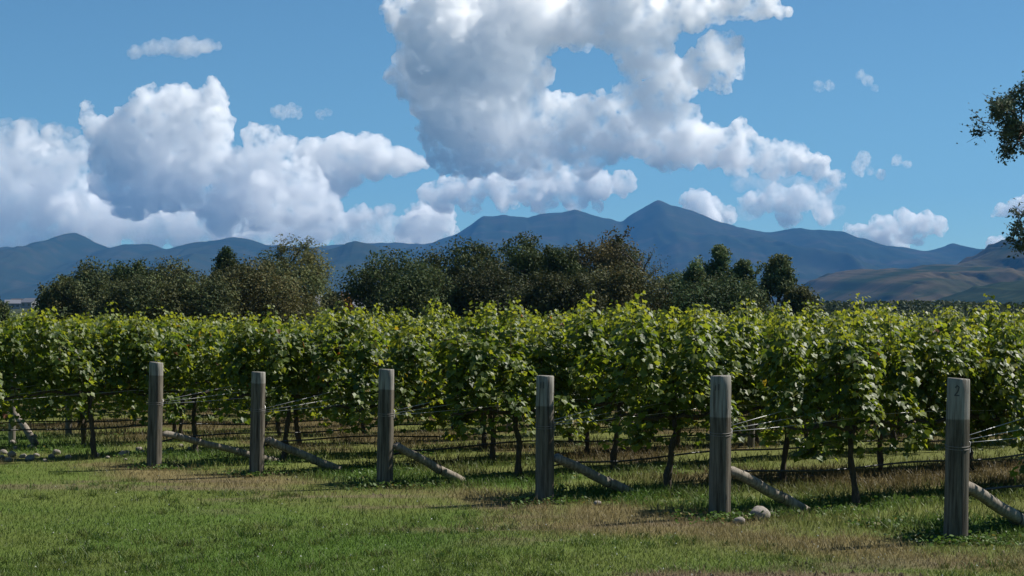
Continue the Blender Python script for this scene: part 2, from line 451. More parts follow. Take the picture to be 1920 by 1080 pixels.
def ground_cols(x, y):
    """Returns colour, dryness, lawn weight, weed weight for points of the field."""
    x = np.asarray(x, float); y = np.asarray(y, float)
    s, r = field_coords(x, y)
    wob = (fbm(x / 1.9, y / 2.6, 3, 5) - .5)
    n1 = fbm(x / .9 + 7, y / 1.5, 4, 15); n2 = sstep(.25, .75, fbm(x / 1.6, y / 2.2, 4, 25)); n3 = fbm(x / .35, y / .5, 3, 35)
    lawn = sstep(-.7, -2.0, s + 2.6 * wob)
    dry_band = sstep(-2.2, -.9, s + 2.4 * wob) * sstep(.8, -.1, s + 1.2 * wob)
    dry = np.clip(dry_band * sstep(.46, .68, n1 + .05) * .9, 0, 1)
    # worn bare strips of the headland
    soil = .7 * sstep(.61, .72, fbm(x / 1.5 + 31, y / .55 + 4, 4, 45)) * sstep(-3.6, -1.5, s + 2 * wob) * sstep(.2, -.8, s)
    bx = (x - 1.9) / 1.1; by = (y - 13.25) / .30
    soil = np.maximum(soil, sstep(1.0, .5, np.sqrt(bx ** 2 + by ** 2) + 1.2 * (n1 - .5)))
    bx = (x + 5.9) / 2.0; by = (y - 21.2) / .5
    soil = np.maximum(soil, .6 * sstep(1.0, .5, np.sqrt(bx ** 2 + by ** 2) + 1.2 * (n1 - .5)))
    inside = sstep(-.3, .7, s + .8 * wob)
    weed = inside * np.clip(sstep(.80, .30, r) * 0.75 + .8 * sstep(.4, .7, n2), 0, 1) * sstep(8.0, 2.5, s + 1.5 * wob)
    deep = inside * sstep(1.2, 4.0, s + 2 * wob)
    red = deep * (.12 + .80 * sstep(.25, .7, n2 + .1 * (n3 - .5)))
    c = G_LAWN[None] * (1 - n2[..., None]) + G_LAWN2[None] * n2[..., None] if x.ndim == 1 else None
    c = c * (1 - .22 * (n3 - .5))[:, None]
    mixed = G_DRY * .16 + G_LAWN2 * .84
    c = c * lawn[:, None] + (1 - lawn)[:, None] * (mixed * (.8 + .4 * n1)[:, None])
    c = c * (1 - dry)[:, None] + G_DRY * (.85 + .5 * (n3 - .5))[:, None] * dry[:, None]
    w = (weed * (1 - .75 * red))[:, None]
    c = c * (1 - w) + G_WEED * (.8 + .5 * n1)[:, None] * w
    c = c * (1 - red[:, None] * .85) + G_RED * (.7 + .7 * n3)[:, None] * (red[:, None] * .85)
    c = c * (1 - soil[:, None]) + G_SOIL * soil[:, None]
    return c, dry, lawn, weed, soil, red, s

# ------------------------------------------------------------------ ground: one sheet from our feet to the mountains
def axis(lo, hi, fine_lo, fine_hi, step, grow=1.16):
    a = list(np.arange(fine_lo, fine_hi + 1e-6, step))
    st = step; v = a[-1]
    while v < hi: st *= grow; v += st; a.append(min(v, hi))
    st = step; v = a[0]; pre = []
    while v > lo: st *= grow; v -= st; pre.append(max(v, lo))
    return np.array(pre[::-1] + a)
gx = axis(-7700, 7700, -11, 13, .13); gy = axis(-880, 12450, 10, 46, .14)
X, Y = np.meshgrid(gx, gy, indexing='ij')
def micro(x, y):
    s, r = field_coords(x, y)
    near = sstep(90, 40, np.hypot(x, y))
    h = (fbm(x / 1.3, y / 1.3, 4, 61) - .5) * .06 * sstep(-3.5, .5, s) + (fbm(x / 3, y / 3, 2, 63) - .5) * .05
    return near * h
def ground_height(x, y):
    return ground_z(y) + micro(np.asarray(x, float), np.asarray(y, float)) - 0.03
Z = ground_height(X, Y)
C = ground_cols(X.ravel(), Y.ravel())[0]
far = sstep(60, 200, np.hypot(X.ravel(), Y.ravel()))[:, None]
C = C * (1 - far) + np.array([.036, .046, .022]) * far
q = grid_faces(len(gx), len(gy))
gme = np_mesh('ground', np.stack([X, Y, Z], -1).reshape(-1, 3), q, np.full(len(q), 4), col=C, smooth=True)
gm, nt, bs, out = mat_new('earth and turf')
vc = N(nt, 'ShaderNodeVertexColor', _layer_name='Col')
geo = N(nt, 'ShaderNodeNewGeometry')
nz = N(nt, 'ShaderNodeTexNoise', Scale=14.0, Detail=6.0, Roughness=.7)
nt.links.new(geo.outputs['Position'], nz.inputs['Vector'])
mr = N(nt, 'ShaderNodeMapRange'); mr.inputs['To Min'].default_value = .45; mr.inputs['To Max'].default_value = 1.25
nt.links.new(nz.outputs['Fac'], mr.inputs['Value'])
mx = N(nt, 'ShaderNodeVectorMath', _operation='SCALE')
nt.links.new(vc.outputs['Color'], mx.inputs[0]); nt.links.new(mr.outputs[0], mx.inputs['Scale'])
nt.links.new(mx.outputs[0], bs.inputs['Base Color'])
bs.inputs['Roughness'].default_value = 1.0; bs.inputs['Specular IOR Level'].default_value = .1
bp = N(nt, 'ShaderNodeBump', Strength=.6, Distance=.03)
nt.links.new(nz.outputs['Fac'], bp.inputs['Height']); nt.links.new(bp.outputs[0], bs.inputs['Normal'])
tag(add_obj('ground', gme, gm), 'mown lawn and dry headland ground in front of the vines', 'ground', kind='structure')

# ------------------------------------------------------------------ grass blades
def blade_material(name, trans=.35):
    m, nt, bs, out = mat_new(name)
    vc = N(nt, 'ShaderNodeVertexColor', _layer_name='Col')
    nt.links.new(vc.outputs['Color'], bs.inputs['Base Color'])
    bs.inputs['Roughness'].default_value = .55; bs.inputs['Specular IOR Level'].default_value = .25
    tr = N(nt, 'ShaderNodeBsdfTranslucent')
    nt.links.new(vc.outputs['Color'], tr.inputs['Color'])
    ms = N(nt, 'ShaderNodeMixShader', Fac=trans)
    nt.links.new(bs.outputs[0], ms.inputs[1]); nt.links.new(tr.outputs[0], ms.inputs[2])
    nt.links.new(ms.outputs[0], out.inputs['Surface'])
    return m
M_blade = blade_material('grass blades')

def blades(name, label, cat, x, y, length, width, col, lean, rng):
    """Bent blades: two quads narrowing to a tip each."""
    n = len(x)
    z = ground_height(x, y) - .004
    a = rng.uniform(0, 2 * np.pi, n); b = rng.uniform(0, 2 * np.pi, n)
    dx, dy = np.cos(a), np.sin(a)              # width direction
    lx, ly = np.cos(b) * lean, np.sin(b) * lean
    def P(t, wk, side):
        return np.stack([x + lx * length * t ** 1.7 + dx * width * wk * side,
                         y + ly * length * t ** 1.7 + dy * width * wk * side,
                         z + length * t * np.sqrt(np.maximum(0.05, 1 - (lean * t) ** 2 * .6))], -1)
    V = np.stack([P(0, .5, -1), P(0, .5, 1), P(.55, .42, -1), P(.55, .42, 1), P(1.0, 0, 0)], 1)
    base = np.arange(n)[:, None] * 5
    idx = np.concatenate([base + np.array([[0, 1, 3, 2]]), base + np.array([[2, 3, 4]])], 1).ravel()
    sizes = np.tile([4, 3], n)
    cc = np.repeat(col[:, None, :], 5, 1).reshape(-1, 3)
    me = np_mesh(name, V.reshape(-1, 3), idx, sizes, col=cc, smooth=False)
    return tag(add_obj(name, me, M_blade), label, cat, kind='stuff')

rg = np.random.default_rng(4)
def scatter(n, y0, y1, spread=.31, pad=1.5):
    """Points spread over the strip of ground the view covers, thinning with distance."""
    t = rg.uniform(0, 1, n)
    y = 1.0 / (1 / y0 + (1 / y1 - 1 / y0) * t) if True else None
    x = rg.uniform(-1, 1, n) * (spread * y + pad)
    return x, y
# mown lawn
x, y = scatter(250000, 10.5, 27)
c, dry, lawn, weed, soil, red, s = ground_cols(x, y)
keep = (rg.uniform(0, 1, len(x)) < np.clip(lawn + .55 * (1 - lawn) * (s < .5) , 0, 1) * (1 - .62 * soil) * (1 - .5 * dry))
x, y, c, s, lawn = x[keep], y[keep], c[keep], s[keep], lawn[keep]
L = rg.uniform(.022, .048, len(x)) * (1 + .5 * (1 - lawn)) * (.75 + .6 * fbm(x / .5, y / .5, 2, 71))
c = c * rg.uniform(.7, 1.4, (len(x), 1)) * np.array([1, 1, 1]) + rg.uniform(0, .02, (len(x), 1)) * np.array([1, .9, .3])
blades('lawn_grass', 'short mown green lawn grass in the foreground', 'grass', x, y, L, rg.uniform(.004, .007, len(x)), c, rg.uniform(.2, .9, len(x)), rg)
# dry straw on the headland
x, y = scatter(150000, 12, 34)
c, dry, lawn, weed, soil, red, s = ground_cols(x, y)
keep = rg.uniform(0, 1, len(x)) < np.clip(dry * 1.1 + .08 * (s > -1.5) + .02 + .4 * soil, 0, 1) * (1 - .3 * soil)
x, y, c = x[keep], y[keep], c[keep]
cd = G_DRY * rg.uniform(.7, 1.5, (len(x), 1)) * np.array([1, 1, 1]) * .7 + c * .3
blades('dry_grass', 'straw coloured dry grass along the row ends', 'grass', x, y, rg.uniform(.035, .10, len(x)), rg.uniform(.003, .006, len(x)), cd, rg.uniform(.3, 1.0, len(x)), rg)
# taller weedy grass between and under the vines
x, y = scatter(260000, 14, 58, pad=2.0)
c, dry, lawn, weed, soil, red, s = ground_cols(x, y)
tuft = fbm(x / .45, y / .45, 3, 81)
keep = rg.uniform(0, 1, len(x)) < sstep(-.5, .4, s) * np.clip(.25 + weed * .8 + red * .6, 0, 1) * sstep(.3, .55, tuft + .1)
x, y, c, s, red, weed, tuft = x[keep], y[keep], c[keep], s[keep], red[keep], weed[keep], tuft[keep]
L = rg.uniform(.05, .12, len(x)) * (.6 + .9 * tuft) * (1 + .15 * red)
c = c * rg.uniform(.65, 1.45, (len(x), 1))
blades('weed_grass', 'taller weedy grass under and between the vine rows', 'weeds', x, y, L, rg.uniform(.006, .012, len(x)), c, rg.uniform(.2, .9, len(x)), rg)

# low broad-leaved weeds: clumps of small round leaves at the row ends
def weed_leaves():
    cx, cyy = scatter(1500, 14, 40, pad=1.0)
    cc, dry, lawn, weed, soil, red, s = ground_cols(cx, cyy)
    base_d = np.min(np.stack([np.hypot(cx - p[0].x - .0, cyy - p[0].y) for p in POSTS]), 0)
    ok = (rg.uniform(0, 1, len(cx)) < np.clip(weed * .9 * (1 - red), 0, 1)) | (base_d < .42)
    cx, cyy = cx[ok], cyy[ok]
    ex = np.concatenate([p[0].x + rg.normal(0, .16, 14) for p in POSTS]); ey = np.concatenate([p[0].y + rg.normal(0, .16, 14) for p in POSTS])
    cx = np.concatenate([cx, ex]); cyy = np.concatenate([cyy, ey])
    k = 46
    px_ = (cx[:, None] + rg.normal(0, .11, (len(cx), k))).ravel(); py_ = (cyy[:, None] + rg.normal(0, .11, (len(cx), k))).ravel()
    hgt = (rg.uniform(.02, .085, (len(cx), 1)) * rg.uniform(.25, 1, (len(cx), k))).ravel()
    n = len(px_)
    r = rg.uniform(.010, .022, n)
    pz = ground_height(px_, py_) + hgt
    nrm = rg.normal(0, .55, (n, 3)); nrm[:, 2] = 1; nrm /= np.linalg.norm(nrm, axis=1)[:, None]
    t = np.cross(nrm, rg.normal(0, 1, (n, 3))); t /= np.linalg.norm(t, axis=1)[:, None]
    b = np.cross(nrm, t)
    ctr = np.stack([px_, py_, pz], -1)
    ang = np.array([0, 1.1, 2.2, 3.14, 4.1, 5.2]); rad = np.array([1.25, .85, .8, .9, .8, .85])
    V = ctr[:, None] + r[:, None, None] * rad[None, :, None] * (np.cos(ang)[None, :, None] * t[:, None] + np.sin(ang)[None, :, None] * b[:, None])
    col = G_WEED * rg.uniform(.65, 1.6, (n, 1)); yel = rg.uniform(0, 1, n) < .06; col[yel] = np.array([.20, .17, .04])
    me = np_mesh('weed_patch', V.reshape(-1, 3), np.arange(n * 6), np.full(n, 6), col=np.repeat(col, 6, 0))
    tag(add_obj('weed_patch', me, M_blade), 'low broad-leaved green weeds around the post feet', 'weeds', kind='stuff')
weed_leaves()

# clover and coarse tufts in the turf, so the lawn is not all of one pile
x, y = scatter(2600, 11, 24)
c, dry, lawn, weed, soil, red, s = ground_cols(x, y)
ok = (lawn > .4) & (fbm(x / 1.1, y / 1.4, 3, 91) > .5)
x, y = x[ok], y[ok]
k = 22
bx = (x[:, None] + rg.normal(0, .035, (len(x), k))).ravel(); by = (y[:, None] + rg.normal(0, .035, (len(x), k))).ravel()
tone = np.repeat(rg.uniform(.6, 1.35, len(x)), k)[:, None]; yl = np.repeat(rg.uniform(0, 1, len(x)), k)[:, None]
cc = (np.array([.050, .100, .016]) * (1 - yl) + np.array([.115, .135, .030]) * yl) * tone * rg.uniform(.75, 1.3, (len(bx), 1))
blades('coarse_grass', 'coarse darker and yellower tufts in the mown lawn', 'grass', bx, by, rg.uniform(.03, .085, len(bx)), rg.uniform(.005, .009, len(bx)), cc, rg.uniform(.4, 1.0, len(bx)), rg)
def chips(name, label, cat, x, y, r, col, lift):
    n = len(x); ctr = np.stack([x, y, ground_height(x, y) + lift], -1)
    T = np.array([[1, 0, -.4], [-.5, .87, -.4], [-.5, -.87, -.4], [0, 0, .7], [.3, -.2, .6]])
    V = ctr[:, None] + T[None] * r[:, None, None] * rg.uniform(.6, 1.3, (n, 5, 3))
    F5 = np.array([[0, 1, 3], [1, 2, 3], [2, 0, 4], [2, 4, 3], [0, 3, 4], [0, 2, 1]])
    idx = (np.arange(n)[:, None, None] * 5 + F5[None]).ravel()
    me = np_mesh(name, V.reshape(-1, 3), idx, np.full(n * 6, 3), col=np.repeat(col, 5, 0))
    tag(add_obj(name, me, M_blade), label, cat, kind='stuff')
x, y = scatter(9000, 11.5, 34)
c, dry, lawn, weed, soil, red, s = ground_cols(x, y)
ok = rg.uniform(0, 1, len(x)) < np.clip(soil + .10 * (s > -1.5) + .3 * red, 0, 1)
x, y = x[ok], y[ok]
chips('gravel', 'small clods and pebbles on the bare strips', 'gravel', x, y, rg.uniform(.006, .022, len(x)) * (1 + (rg.uniform(0, 1, len(x)) < .05)), np.array([.17, .135, .09]) * rg.uniform(.5, 1.7, (len(x), 1)), .008)
x, y = scatter(420, 11, 24)
ok = ground_cols(x, y)[6] < .5
x, y = x[ok], y[ok]
chips('lawn_flowers', 'tiny white clover heads dotted over the lawn', 'flowers', x, y, rg.uniform(.006, .010, len(x)), np.array([.62, .62, .55]) * rg.uniform(.7, 1.1, (len(x), 1)), .045)
# ------------------------------------------------------------------ end posts
ORD = ['leftmost', 'second from left', 'third from left', 'fourth from left', 'fifth from left', 'rightmost']
def wood_material(name, paint_from=None, dark=(.042, .035, .026), light=(.20, .178, .142)):
    """Weathered timber, streaked along its length; above paint_from metres a worn coat of white paint."""
    m, nt, bs, out = mat_new(name)
    tc = N(nt, 'ShaderNodeTexCoord'); oi = N(nt, 'ShaderNodeObjectInfo')
    off = N(nt, 'ShaderNodeVectorMath', _operation='ADD')
    sc = N(nt, 'ShaderNodeVectorMath', _operation='SCALE', Scale=13.0)
    cb = N(nt, 'ShaderNodeCombineXYZ')
    for i in range(3): nt.links.new(oi.outputs['Random'], cb.inputs[i])
    nt.links.new(cb.outputs[0], sc.inputs[0]); nt.links.new(tc.outputs['Object'], off.inputs[0]); nt.links.new(sc.outputs[0], off.inputs[1])
    mp = N(nt, 'ShaderNodeMapping'); mp.inputs['Scale'].default_value = (38, 38, 2.2)
    nt.links.new(off.outputs[0], mp.inputs['Vector'])
    n1 = N(nt, 'ShaderNodeTexNoise', Scale=1.0, Detail=7.0, Roughness=.65); nt.links.new(mp.outputs[0], n1.inputs['Vector'])
    n2 = N(nt, 'ShaderNodeTexNoise', Scale=4.0, Detail=4.0); nt.links.new(off.outputs[0], n2.inputs['Vector'])
    rp = N(nt, 'ShaderNodeValToRGB')
    rp.color_ramp.elements[0].position = .36; rp.color_ramp.elements[0].color = (*dark, 1)
    rp.color_ramp.elements[1].position = .72; rp.color_ramp.elements[1].color = (*light, 1)
    nt.links.new(n1.outputs['Fac'], rp.inputs['Fac'])
    last = rp.outputs['Color']
    if paint_from is not None:
        sep = N(nt, 'ShaderNodeSeparateXYZ'); nt.links.new(tc.outputs['Object'], sep.inputs[0])
        wob = N(nt, 'ShaderNodeMath', _operation='MULTIPLY_ADD'); wob.inputs[1].default_value = .02; nt.links.new(n2.outputs['Fac'], wob.inputs[0]); nt.links.new(sep.outputs['Z'], wob.inputs[2])
        edge = N(nt, 'ShaderNodeMapRange'); edge.inputs['From Min'].default_value = paint_from; edge.inputs['From Max'].default_value = paint_from + .012
        nt.links.new(wob.outputs[0], edge.inputs['Value'])
        wear = N(nt, 'ShaderNodeValToRGB')
        wear.color_ramp.elements[0].position = .36; wear.color_ramp.elements[0].color = (.15, .15, .15, 1)
        wear.color_ramp.elements[1].position = .60; wear.color_ramp.elements[1].color = (.9, .9, .9, 1)
        nt.links.new(n1.outputs['Fac'], wear.inputs['Fac'])
        mul = N(nt, 'ShaderNodeMath', _operation='MULTIPLY'); nt.links.new(edge.outputs[0], mul.inputs[0]); nt.links.new(wear.outputs['Color'], mul.inputs[1])
        mx = N(nt, 'ShaderNodeMixRGB'); mx.inputs['Color2'].default_value = (.28, .27, .245, 1)
        nt.links.new(mul.outputs[0], mx.inputs['Fac']); nt.links.new(last, mx.inputs['Color1'])
        last = mx.outputs['Color']
    nt.links.new(last, bs.inputs['Base Color'])
    bs.inputs['Roughness'].default_value = .85; bs.inputs['Specular IOR Level'].default_value = .2
    bp = N(nt, 'ShaderNodeBump', Strength=.6, Distance=.008)
    nt.links.new(n1.outputs['Fac'], bp.inputs['Height']); nt.links.new(bp.outputs[0], bs.inputs['Normal'])
    return m
M_brace = wood_material('grey brace timber', dark=(.11, .092, .072), light=(.36, .32, .265))
M_stake = wood_material('thin row post timber', dark=(.09, .08, .065), light=(.30, .27, .23))
def simple_mat(name, col, rough=.5, metal=0.0, spec=.5):
    m, nt, bs, out = mat_new(name)
    nz = N(nt, 'ShaderNodeTexNoise', Scale=60.0, Detail=3.0)
    mr = N(nt, 'ShaderNodeMixRGB', _blend_type='MULTIPLY'); mr.inputs['Fac'].default_value = .5
    mr.inputs['Color1'].default_value = (*col, 1)
    nt.links.new(nz.outputs['Fac'], mr.inputs['Color2'])
    nt.links.new(mr.outputs[0], bs.inputs['Base Color'])
    bs.inputs['Roughness'].default_value = rough; bs.inputs['Metallic'].default_value = metal
    bs.inputs['Specular IOR Level'].default_value = spec
    return m
M_wire = simple_mat('galvanised wire', (.52, .52, .52), .45, .4)
M_wrap = simple_mat('dull binding wire', (.22, .21, .20), .6, .3)
M_hose = simple_mat('black polythene hose', (.012, .012, .013), .5)
M_num = simple_mat('worn black stencil paint', (.10, .10, .10), .85, 0, .1)

def post_shape(h, r, rng, seg=28):
    V = []; Fc = []
    zs = [-.25, 0, .04, .15, .35, .6, .85, h - .3, h - .1, h - .012, h]
    wob = [rng.uniform(-.055, .045) for _ in range(seg)]
    tilt = rng.uniform(-.02, .02)
    for i, z in enumerate(zs):
        k = 1.06 - .08 * max(z, 0) / h
        if i == len(zs) - 1: k *= .93
        for j in range(seg):
            t = 2 * math.pi * j / seg
            rr = r * k * (1 + wob[j] + rng.uniform(-.022, .022))
            zz = z + (tilt * math.cos(t) * .3 if i >= len(zs) - 2 else 0)
            V.append(Vector((rr * math.cos(t), rr * math.sin(t), zz)))
    for i in range(len(zs) - 1):
        for j in range(seg):
            j2 = (j + 1) % seg
            Fc.append((i * seg + j, i * seg + j2, (i + 1) * seg + j2, (i + 1) * seg + j))
    Fc.append(tuple((len(zs) - 1) * seg + j for j in range(seg)))
    return V, Fc

def strokes(lines, r, w):
    """Painted strokes bent round a post of radius r: lines are lists of (across, up) points in metres; the post faces -Y."""
    V = []; Fc = []
    for ln in lines:
        fine = []
        for a, b in zip(ln[:-1], ln[1:]):
            for t in (0, .25, .5, .75): fine.append((a[0] + (b[0] - a[0]) * t, a[1] + (b[1] - a[1]) * t))
        fine.append(ln[-1])
        o = len(V)
        for i, p in enumerate(fine):
            a = fine[max(i - 1, 0)]; b = fine[min(i + 1, len(fine) - 1)]
            d = Vector((b[0] - a[0], b[1] - a[1])).normalized(); n2 = Vector((-d.y, d.x)) * w * .5
            for sg in (-1, 1):
                u = p[0] + n2.x * sg; v = p[1] + n2.y * sg
                th = u / r - math.pi / 2
                V.append(Vector((r * math.cos(th), r * math.sin(th), v)))
        for i in range(len(fine) - 1):
            Fc.append((o + 2 * i, o + 2 * i + 1, o + 2 * i + 3, o + 2 * i + 2))
    return V, Fc

POST_R = .091
LOOK = ['smooth grey painted top', 'pale plain painted top', 'grey painted top and faint wear', 'painted top marked 11', 'flaking white painted top', 'worn top marked with a figure 2']
POST_OBJ = []
for i, (b, h, lean) in enumerate(POSTS):
    rng = random.Random(100 + i)
    root = empty('end_post', b)
    root.rotation_euler = (rng.uniform(-.008, .008), lean / h, rng.uniform(-.2, .2) if i not in (3, 4, 5) else 0.0)
    tag(root, ORD[i] + ' thick wooden row end post, ' + LOOK[i], 'post', 'row end posts')
    band = [.16, .13, .22, .30, .37, .32][i]
    r = POST_R * [.98, .92, .95, .99, 1.02, 1.0][i]
    V, Fc = post_shape(h, r, rng)
    o = add_obj('timber', mesh_from('timber', V, Fc), wood_material('painted post timber', h - band), root)
    for p in o.data.polygons: p.use_smooth = len(p.vertices) == 4
    marks = None
    if i == 3: marks = [[(-.045, h - .125), (-.045, h - .06)], [(-.016, h - .125), (-.016, h - .06)]]
    if i == 4: marks = [[(-.062, h - .135), (-.058, h - .085)], [(-.03, h - .13), (-.028, h - .075)]]
    if i == 5: marks = [[(-.045, h - .075), (-.03, h - .055), (-.015, h - .07), (-.025, h - .105), (-.05, h - .135), (-.012, h - .135)]]
    if marks:
        V, Fc = strokes(marks, r * 1.035, .010)
        add_obj('painted_number', mesh_from('painted_number', V, Fc, False), M_num, root)
    # wire lashed round the post
    hh = h * [.60, .62, .60, .58, .58, .57][i]
    for q, dz in enumerate((0, .022)):
        ring = [Vector((r * 1.045 * math.cos(t), r * 1.045 * math.sin(t), hh + dz + .01 * math.sin(t))) for t in np.linspace(0, 2 * math.pi, 25)]
        V, Fc = tube(ring, [.0026] * 25, 6, False)
        add_obj('wire_wrap', mesh_from('wire_wrap', V, Fc), M_wrap, root)
    # a staple holding the wire
    V, Fc = tube([Vector((r * .9, -.01, hh - .05)), Vector((r * 1.12, -.01, hh - .03)), Vector((r * 1.12, -.01, hh + .05)), Vector((r * .9, -.01, hh + .06))], [.004] * 4, 6)
    add_obj('staple', mesh_from('staple', V, Fc), M_wire, root)
    POST_OBJ.append(root)

# ------------------------------------------------------------------ braces leaning into the rows
BR = [1.75, 1.15, 1.05, 1.2, 1.14, 1.15]
for i, (b, h, lean) in enumerate(POSTS):
    rng = random.Random(200 + i)
    root = empty('brace_pole', b)
    tag(root, 'slanting timber brace propped against the ' + ORD[i] + ' end post', 'brace', 'post braces')
    top = RD * (POST_R * .9) + Vector((0, 0, [.42, .41, .45, .44, .44, .46][i])); end = RD * BR[i] + Vector((0, 0, .0))
    d = end - top
    rr = [.043, .049, .047, .050, .051, .053][i]
    n = 9
    path = [top + d * (k / (n - 1)) * 1.06 + Vector((0, 0, .006 * math.sin(k * 1.7 + i))) for k in range(n)]
    V, Fc = tube(path, [rr * (.92 + .14 * k / n) for k in range(n)], 14, True, .03, rng)
    # slanted cut at the upper end
    for k in range(14):
        V[k] = V[k] + d.normalized() * (.10 * (.5 + .5 * (V[k].z - top.z) / rr))
    add_obj('pole', mesh_from('pole', V, Fc), M_brace, root)
    # thin dark ring round the lower third of the pole
    c0 = top + d * .70
    ax = d.normalized(); a = ax.cross(Vector((0, 0, 1))).normalized(); bb = ax.cross(a)
    ring = [c0 + a * (rr * 1.16 * math.cos(t)) + bb * (rr * 1.16 * math.sin(t)) + ax * .02 * math.sin(2 * t) for t in np.linspace(0, 2 * math.pi, 21)]
    V, Fc = tube(ring, [.004] * 21, 6, False)
    add_obj('dark_ring', mesh_from('dark_ring', V, Fc), M_hose, root)

# ------------------------------------------------------------------ wires and drip hoses of every row
NROWS = 14
ROWS = []
for k in range(NROWS):
    st = row_start(k)
    if k > 5: st = st - RD * (1.6 + .45 * (k - 6))           # rows beyond start farther left
    # length needed to run out of the right side of the view
    t_end = (0.268 * st.y - st.x) / (RD.x - 0.268 * RD.y) + 3.2
    ROWS.append((st, t_end))
ROWNAME = ['nearest right', 'fifth post', 'fourth post', 'third post', 'second post', 'leftmost post'] + ['%s row beyond the leftmost post' % w for w in ('first', 'second', 'third', 'fourth', 'fifth', 'sixth', 'seventh', 'eighth')]
def row_phrase(k):
    if k == 0: return 'row behind the rightmost post'
    if k < 6: return 'row behind the ' + ORD[5 - k].replace(' from left', '') + (' post' if k == 5 else ' post from left')
    return ROWNAME[k]
for k in range(NROWS):
    st, tl = ROWS[k]
    rng = random.Random(300 + k)
    if k < 7:
        h = POSTS[5 - k][1] if k < 6 else 1.25
        hh = h * .6
        for q, (z2, dz) in enumerate(((.86, 0), (1.0, .014), (1.16, .03))):
            path = [Vector((0, 0, hh + dz)) + RD * (POST_R * .8) + RN * ((q - 1) * .03)]
            for t in np.linspace(.6, tl, 14):
                f = min(1, t / 2.4)
                path.append(RD * t + RN * ((q - 1) * (.03 + .05 * f)) + Vector((0, 0, hh + dz + (z2 - hh - dz) * f - .012 * math.sin(t * 1.7))))
            V, Fc = tube(path, [.0028] * len(path), 6)
            o = add_obj('trellis_wire', mesh_from('trellis_wire', V, Fc), M_wire, None, st)
            tag(o, '%s steel wire of the %s' % (('lowest', 'middle', 'highest')[q], row_phrase(k)), 'wire', 'trellis wires')
    if k < 11:
        path = [RD * t + RN * .04 + Vector((0, 0, .36 + .018 * math.sin(t * 2.4 + k) + .015 * math.sin(t * .9 + 2 * k) - (.05 if t < .2 else 0))) for t in np.arange(.05 if k < 6 else -.6, tl, .35)]
        V, Fc = tube(path, [.0095] * len(path), 8)
        o = add_obj('drip_hose', mesh_from('drip_hose', V, Fc), M_hose, None, st)
        tag(o, 'black irrigation hose strung low along the ' + row_phrase(k), 'hose', 'irrigation hoses')

# thin posts standing inside the rows
def stake(px, d, h, label, lean=0):
    p = pt(px, 626, d); p.z = float(ground_height(p.x, p.y))
    root = empty('row_post', p); root.rotation_euler = (0, lean, random.Random(px).uniform(0, 3))
    rng = random.Random(int(px))
    V, Fc = post_shape(h, .05, rng, 14)
    add_obj('timber', mesh_from('timber', V, Fc), M_stake, root)
    tag(root, label, 'post', 'thin posts inside the rows')
stake(130, 31.5, 1.5, 'thin pale post inside the vines left of the leftmost end post')
stake(24, 29.6, 1.4, 'thin post at far left with a log leaning on it')
stake(955, 33.0, 1.6, 'thin grey post far inside the rows left of the fourth end post')
stake(1183, 31.0, 1.6, 'thin grey post inside the rows right of the fourth end post')
stake(1408, 28.0, 1.6, 'thin pale post inside the rows right of the fifth end post')
p0 = pt(30, 626, 29.3); p1 = pt(68, 626, 28.6)
V, Fc = tube([Vector((p0.x, p0.y, .42)), Vector(((p0.x + p1.x) / 2, (p0.y + p1.y) / 2, .23)), Vector((p1.x, p1.y, .0))], [.045, .052, .055], 12, True, .03, random.Random(3))
tag(add_obj('leaning_log', mesh_from('leaning_log', V, Fc), M_brace), 'short weathered log leaning at the far left under the vines', 'log')
# ------------------------------------------------------------------ grapevines
def leaf_template():
    """A five-lobed vine leaf about 1 unit across; stalk at the origin, tip along +Y, face towards +Z."""
    out = [(0, 0), (.20, -.14), (.46, -.10), (.40, .14), (.56, .36), (.34, .44), (.24, .60), (0, .86), (-.24, .60), (-.34, .44), (-.56, .36), (-.40, .14), (-.46, -.10), (-.20, -.14)]
    V = [(x, y, .16 * abs(x) - .22 * (y - .3) ** 2 * (1 if y > .3 else .3) - .10 * (x * x)) for x, y in out]
    V.append((0, .28, -.015))
    n = len(out)
    Fc = [(n, i, (i + 1) % n) for i in range(n)]
    return np.array(V), np.array(Fc)
LV, LF = leaf_template()
# a lighter cut of the same leaf for the mass of foliage
_o = [(0, 0), (.34, -.13), (.42, .12), (.55, .36), (.26, .56), (0, .86), (-.26, .56), (-.55, .36), (-.42, .12), (-.34, -.13)]
SV = np.array([(x, y, .20 * abs(x) - .22 * (y - .3) ** 2 * (1 if y > .3 else .3) - .14 * x * x) for x, y in _o])
SF = np.array([(0, 1, 2), (0, 2, 3), (0, 3, 4), (0, 4, 5), (0, 5, 6), (0, 6, 7), (0, 7, 8), (0, 8, 9)])

def leaf_material(name):
    m, nt, bs, out = mat_new(name)
    vc = N(nt, 'ShaderNodeVertexColor', _layer_name='Col')
    nt.links.new(vc.outputs['Color'], bs.inputs['Base Color'])
    bs.inputs['Roughness'].default_value = .5; bs.inputs['Specular IOR Level'].default_value = .35
    tr = N(nt, 'ShaderNodeBsdfTranslucent')
    hs = N(nt, 'ShaderNodeMixRGB', _blend_type='MULTIPLY'); hs.inputs['Fac'].default_value = 1.0
    hs.inputs['Color2'].default_value = (2.7, 2.35, .7, 1)
    nt.links.new(vc.outputs['Color'], hs.inputs['Color1']); nt.links.new(hs.outputs[0], tr.inputs['Color'])
    ms = N(nt, 'ShaderNodeMixShader', Fac=.40)
    nt.links.new(bs.outputs[0], ms.inputs[1]); nt.links.new(tr.outputs[0], ms.inputs[2])
    nt.links.new(ms.outputs[0], out.inputs['Surface'])
    return m
M_leaf = leaf_material('vine leaf')
m, nt, bs, out = mat_new('vine bark')
tc = N(nt, 'ShaderNodeTexCoord')
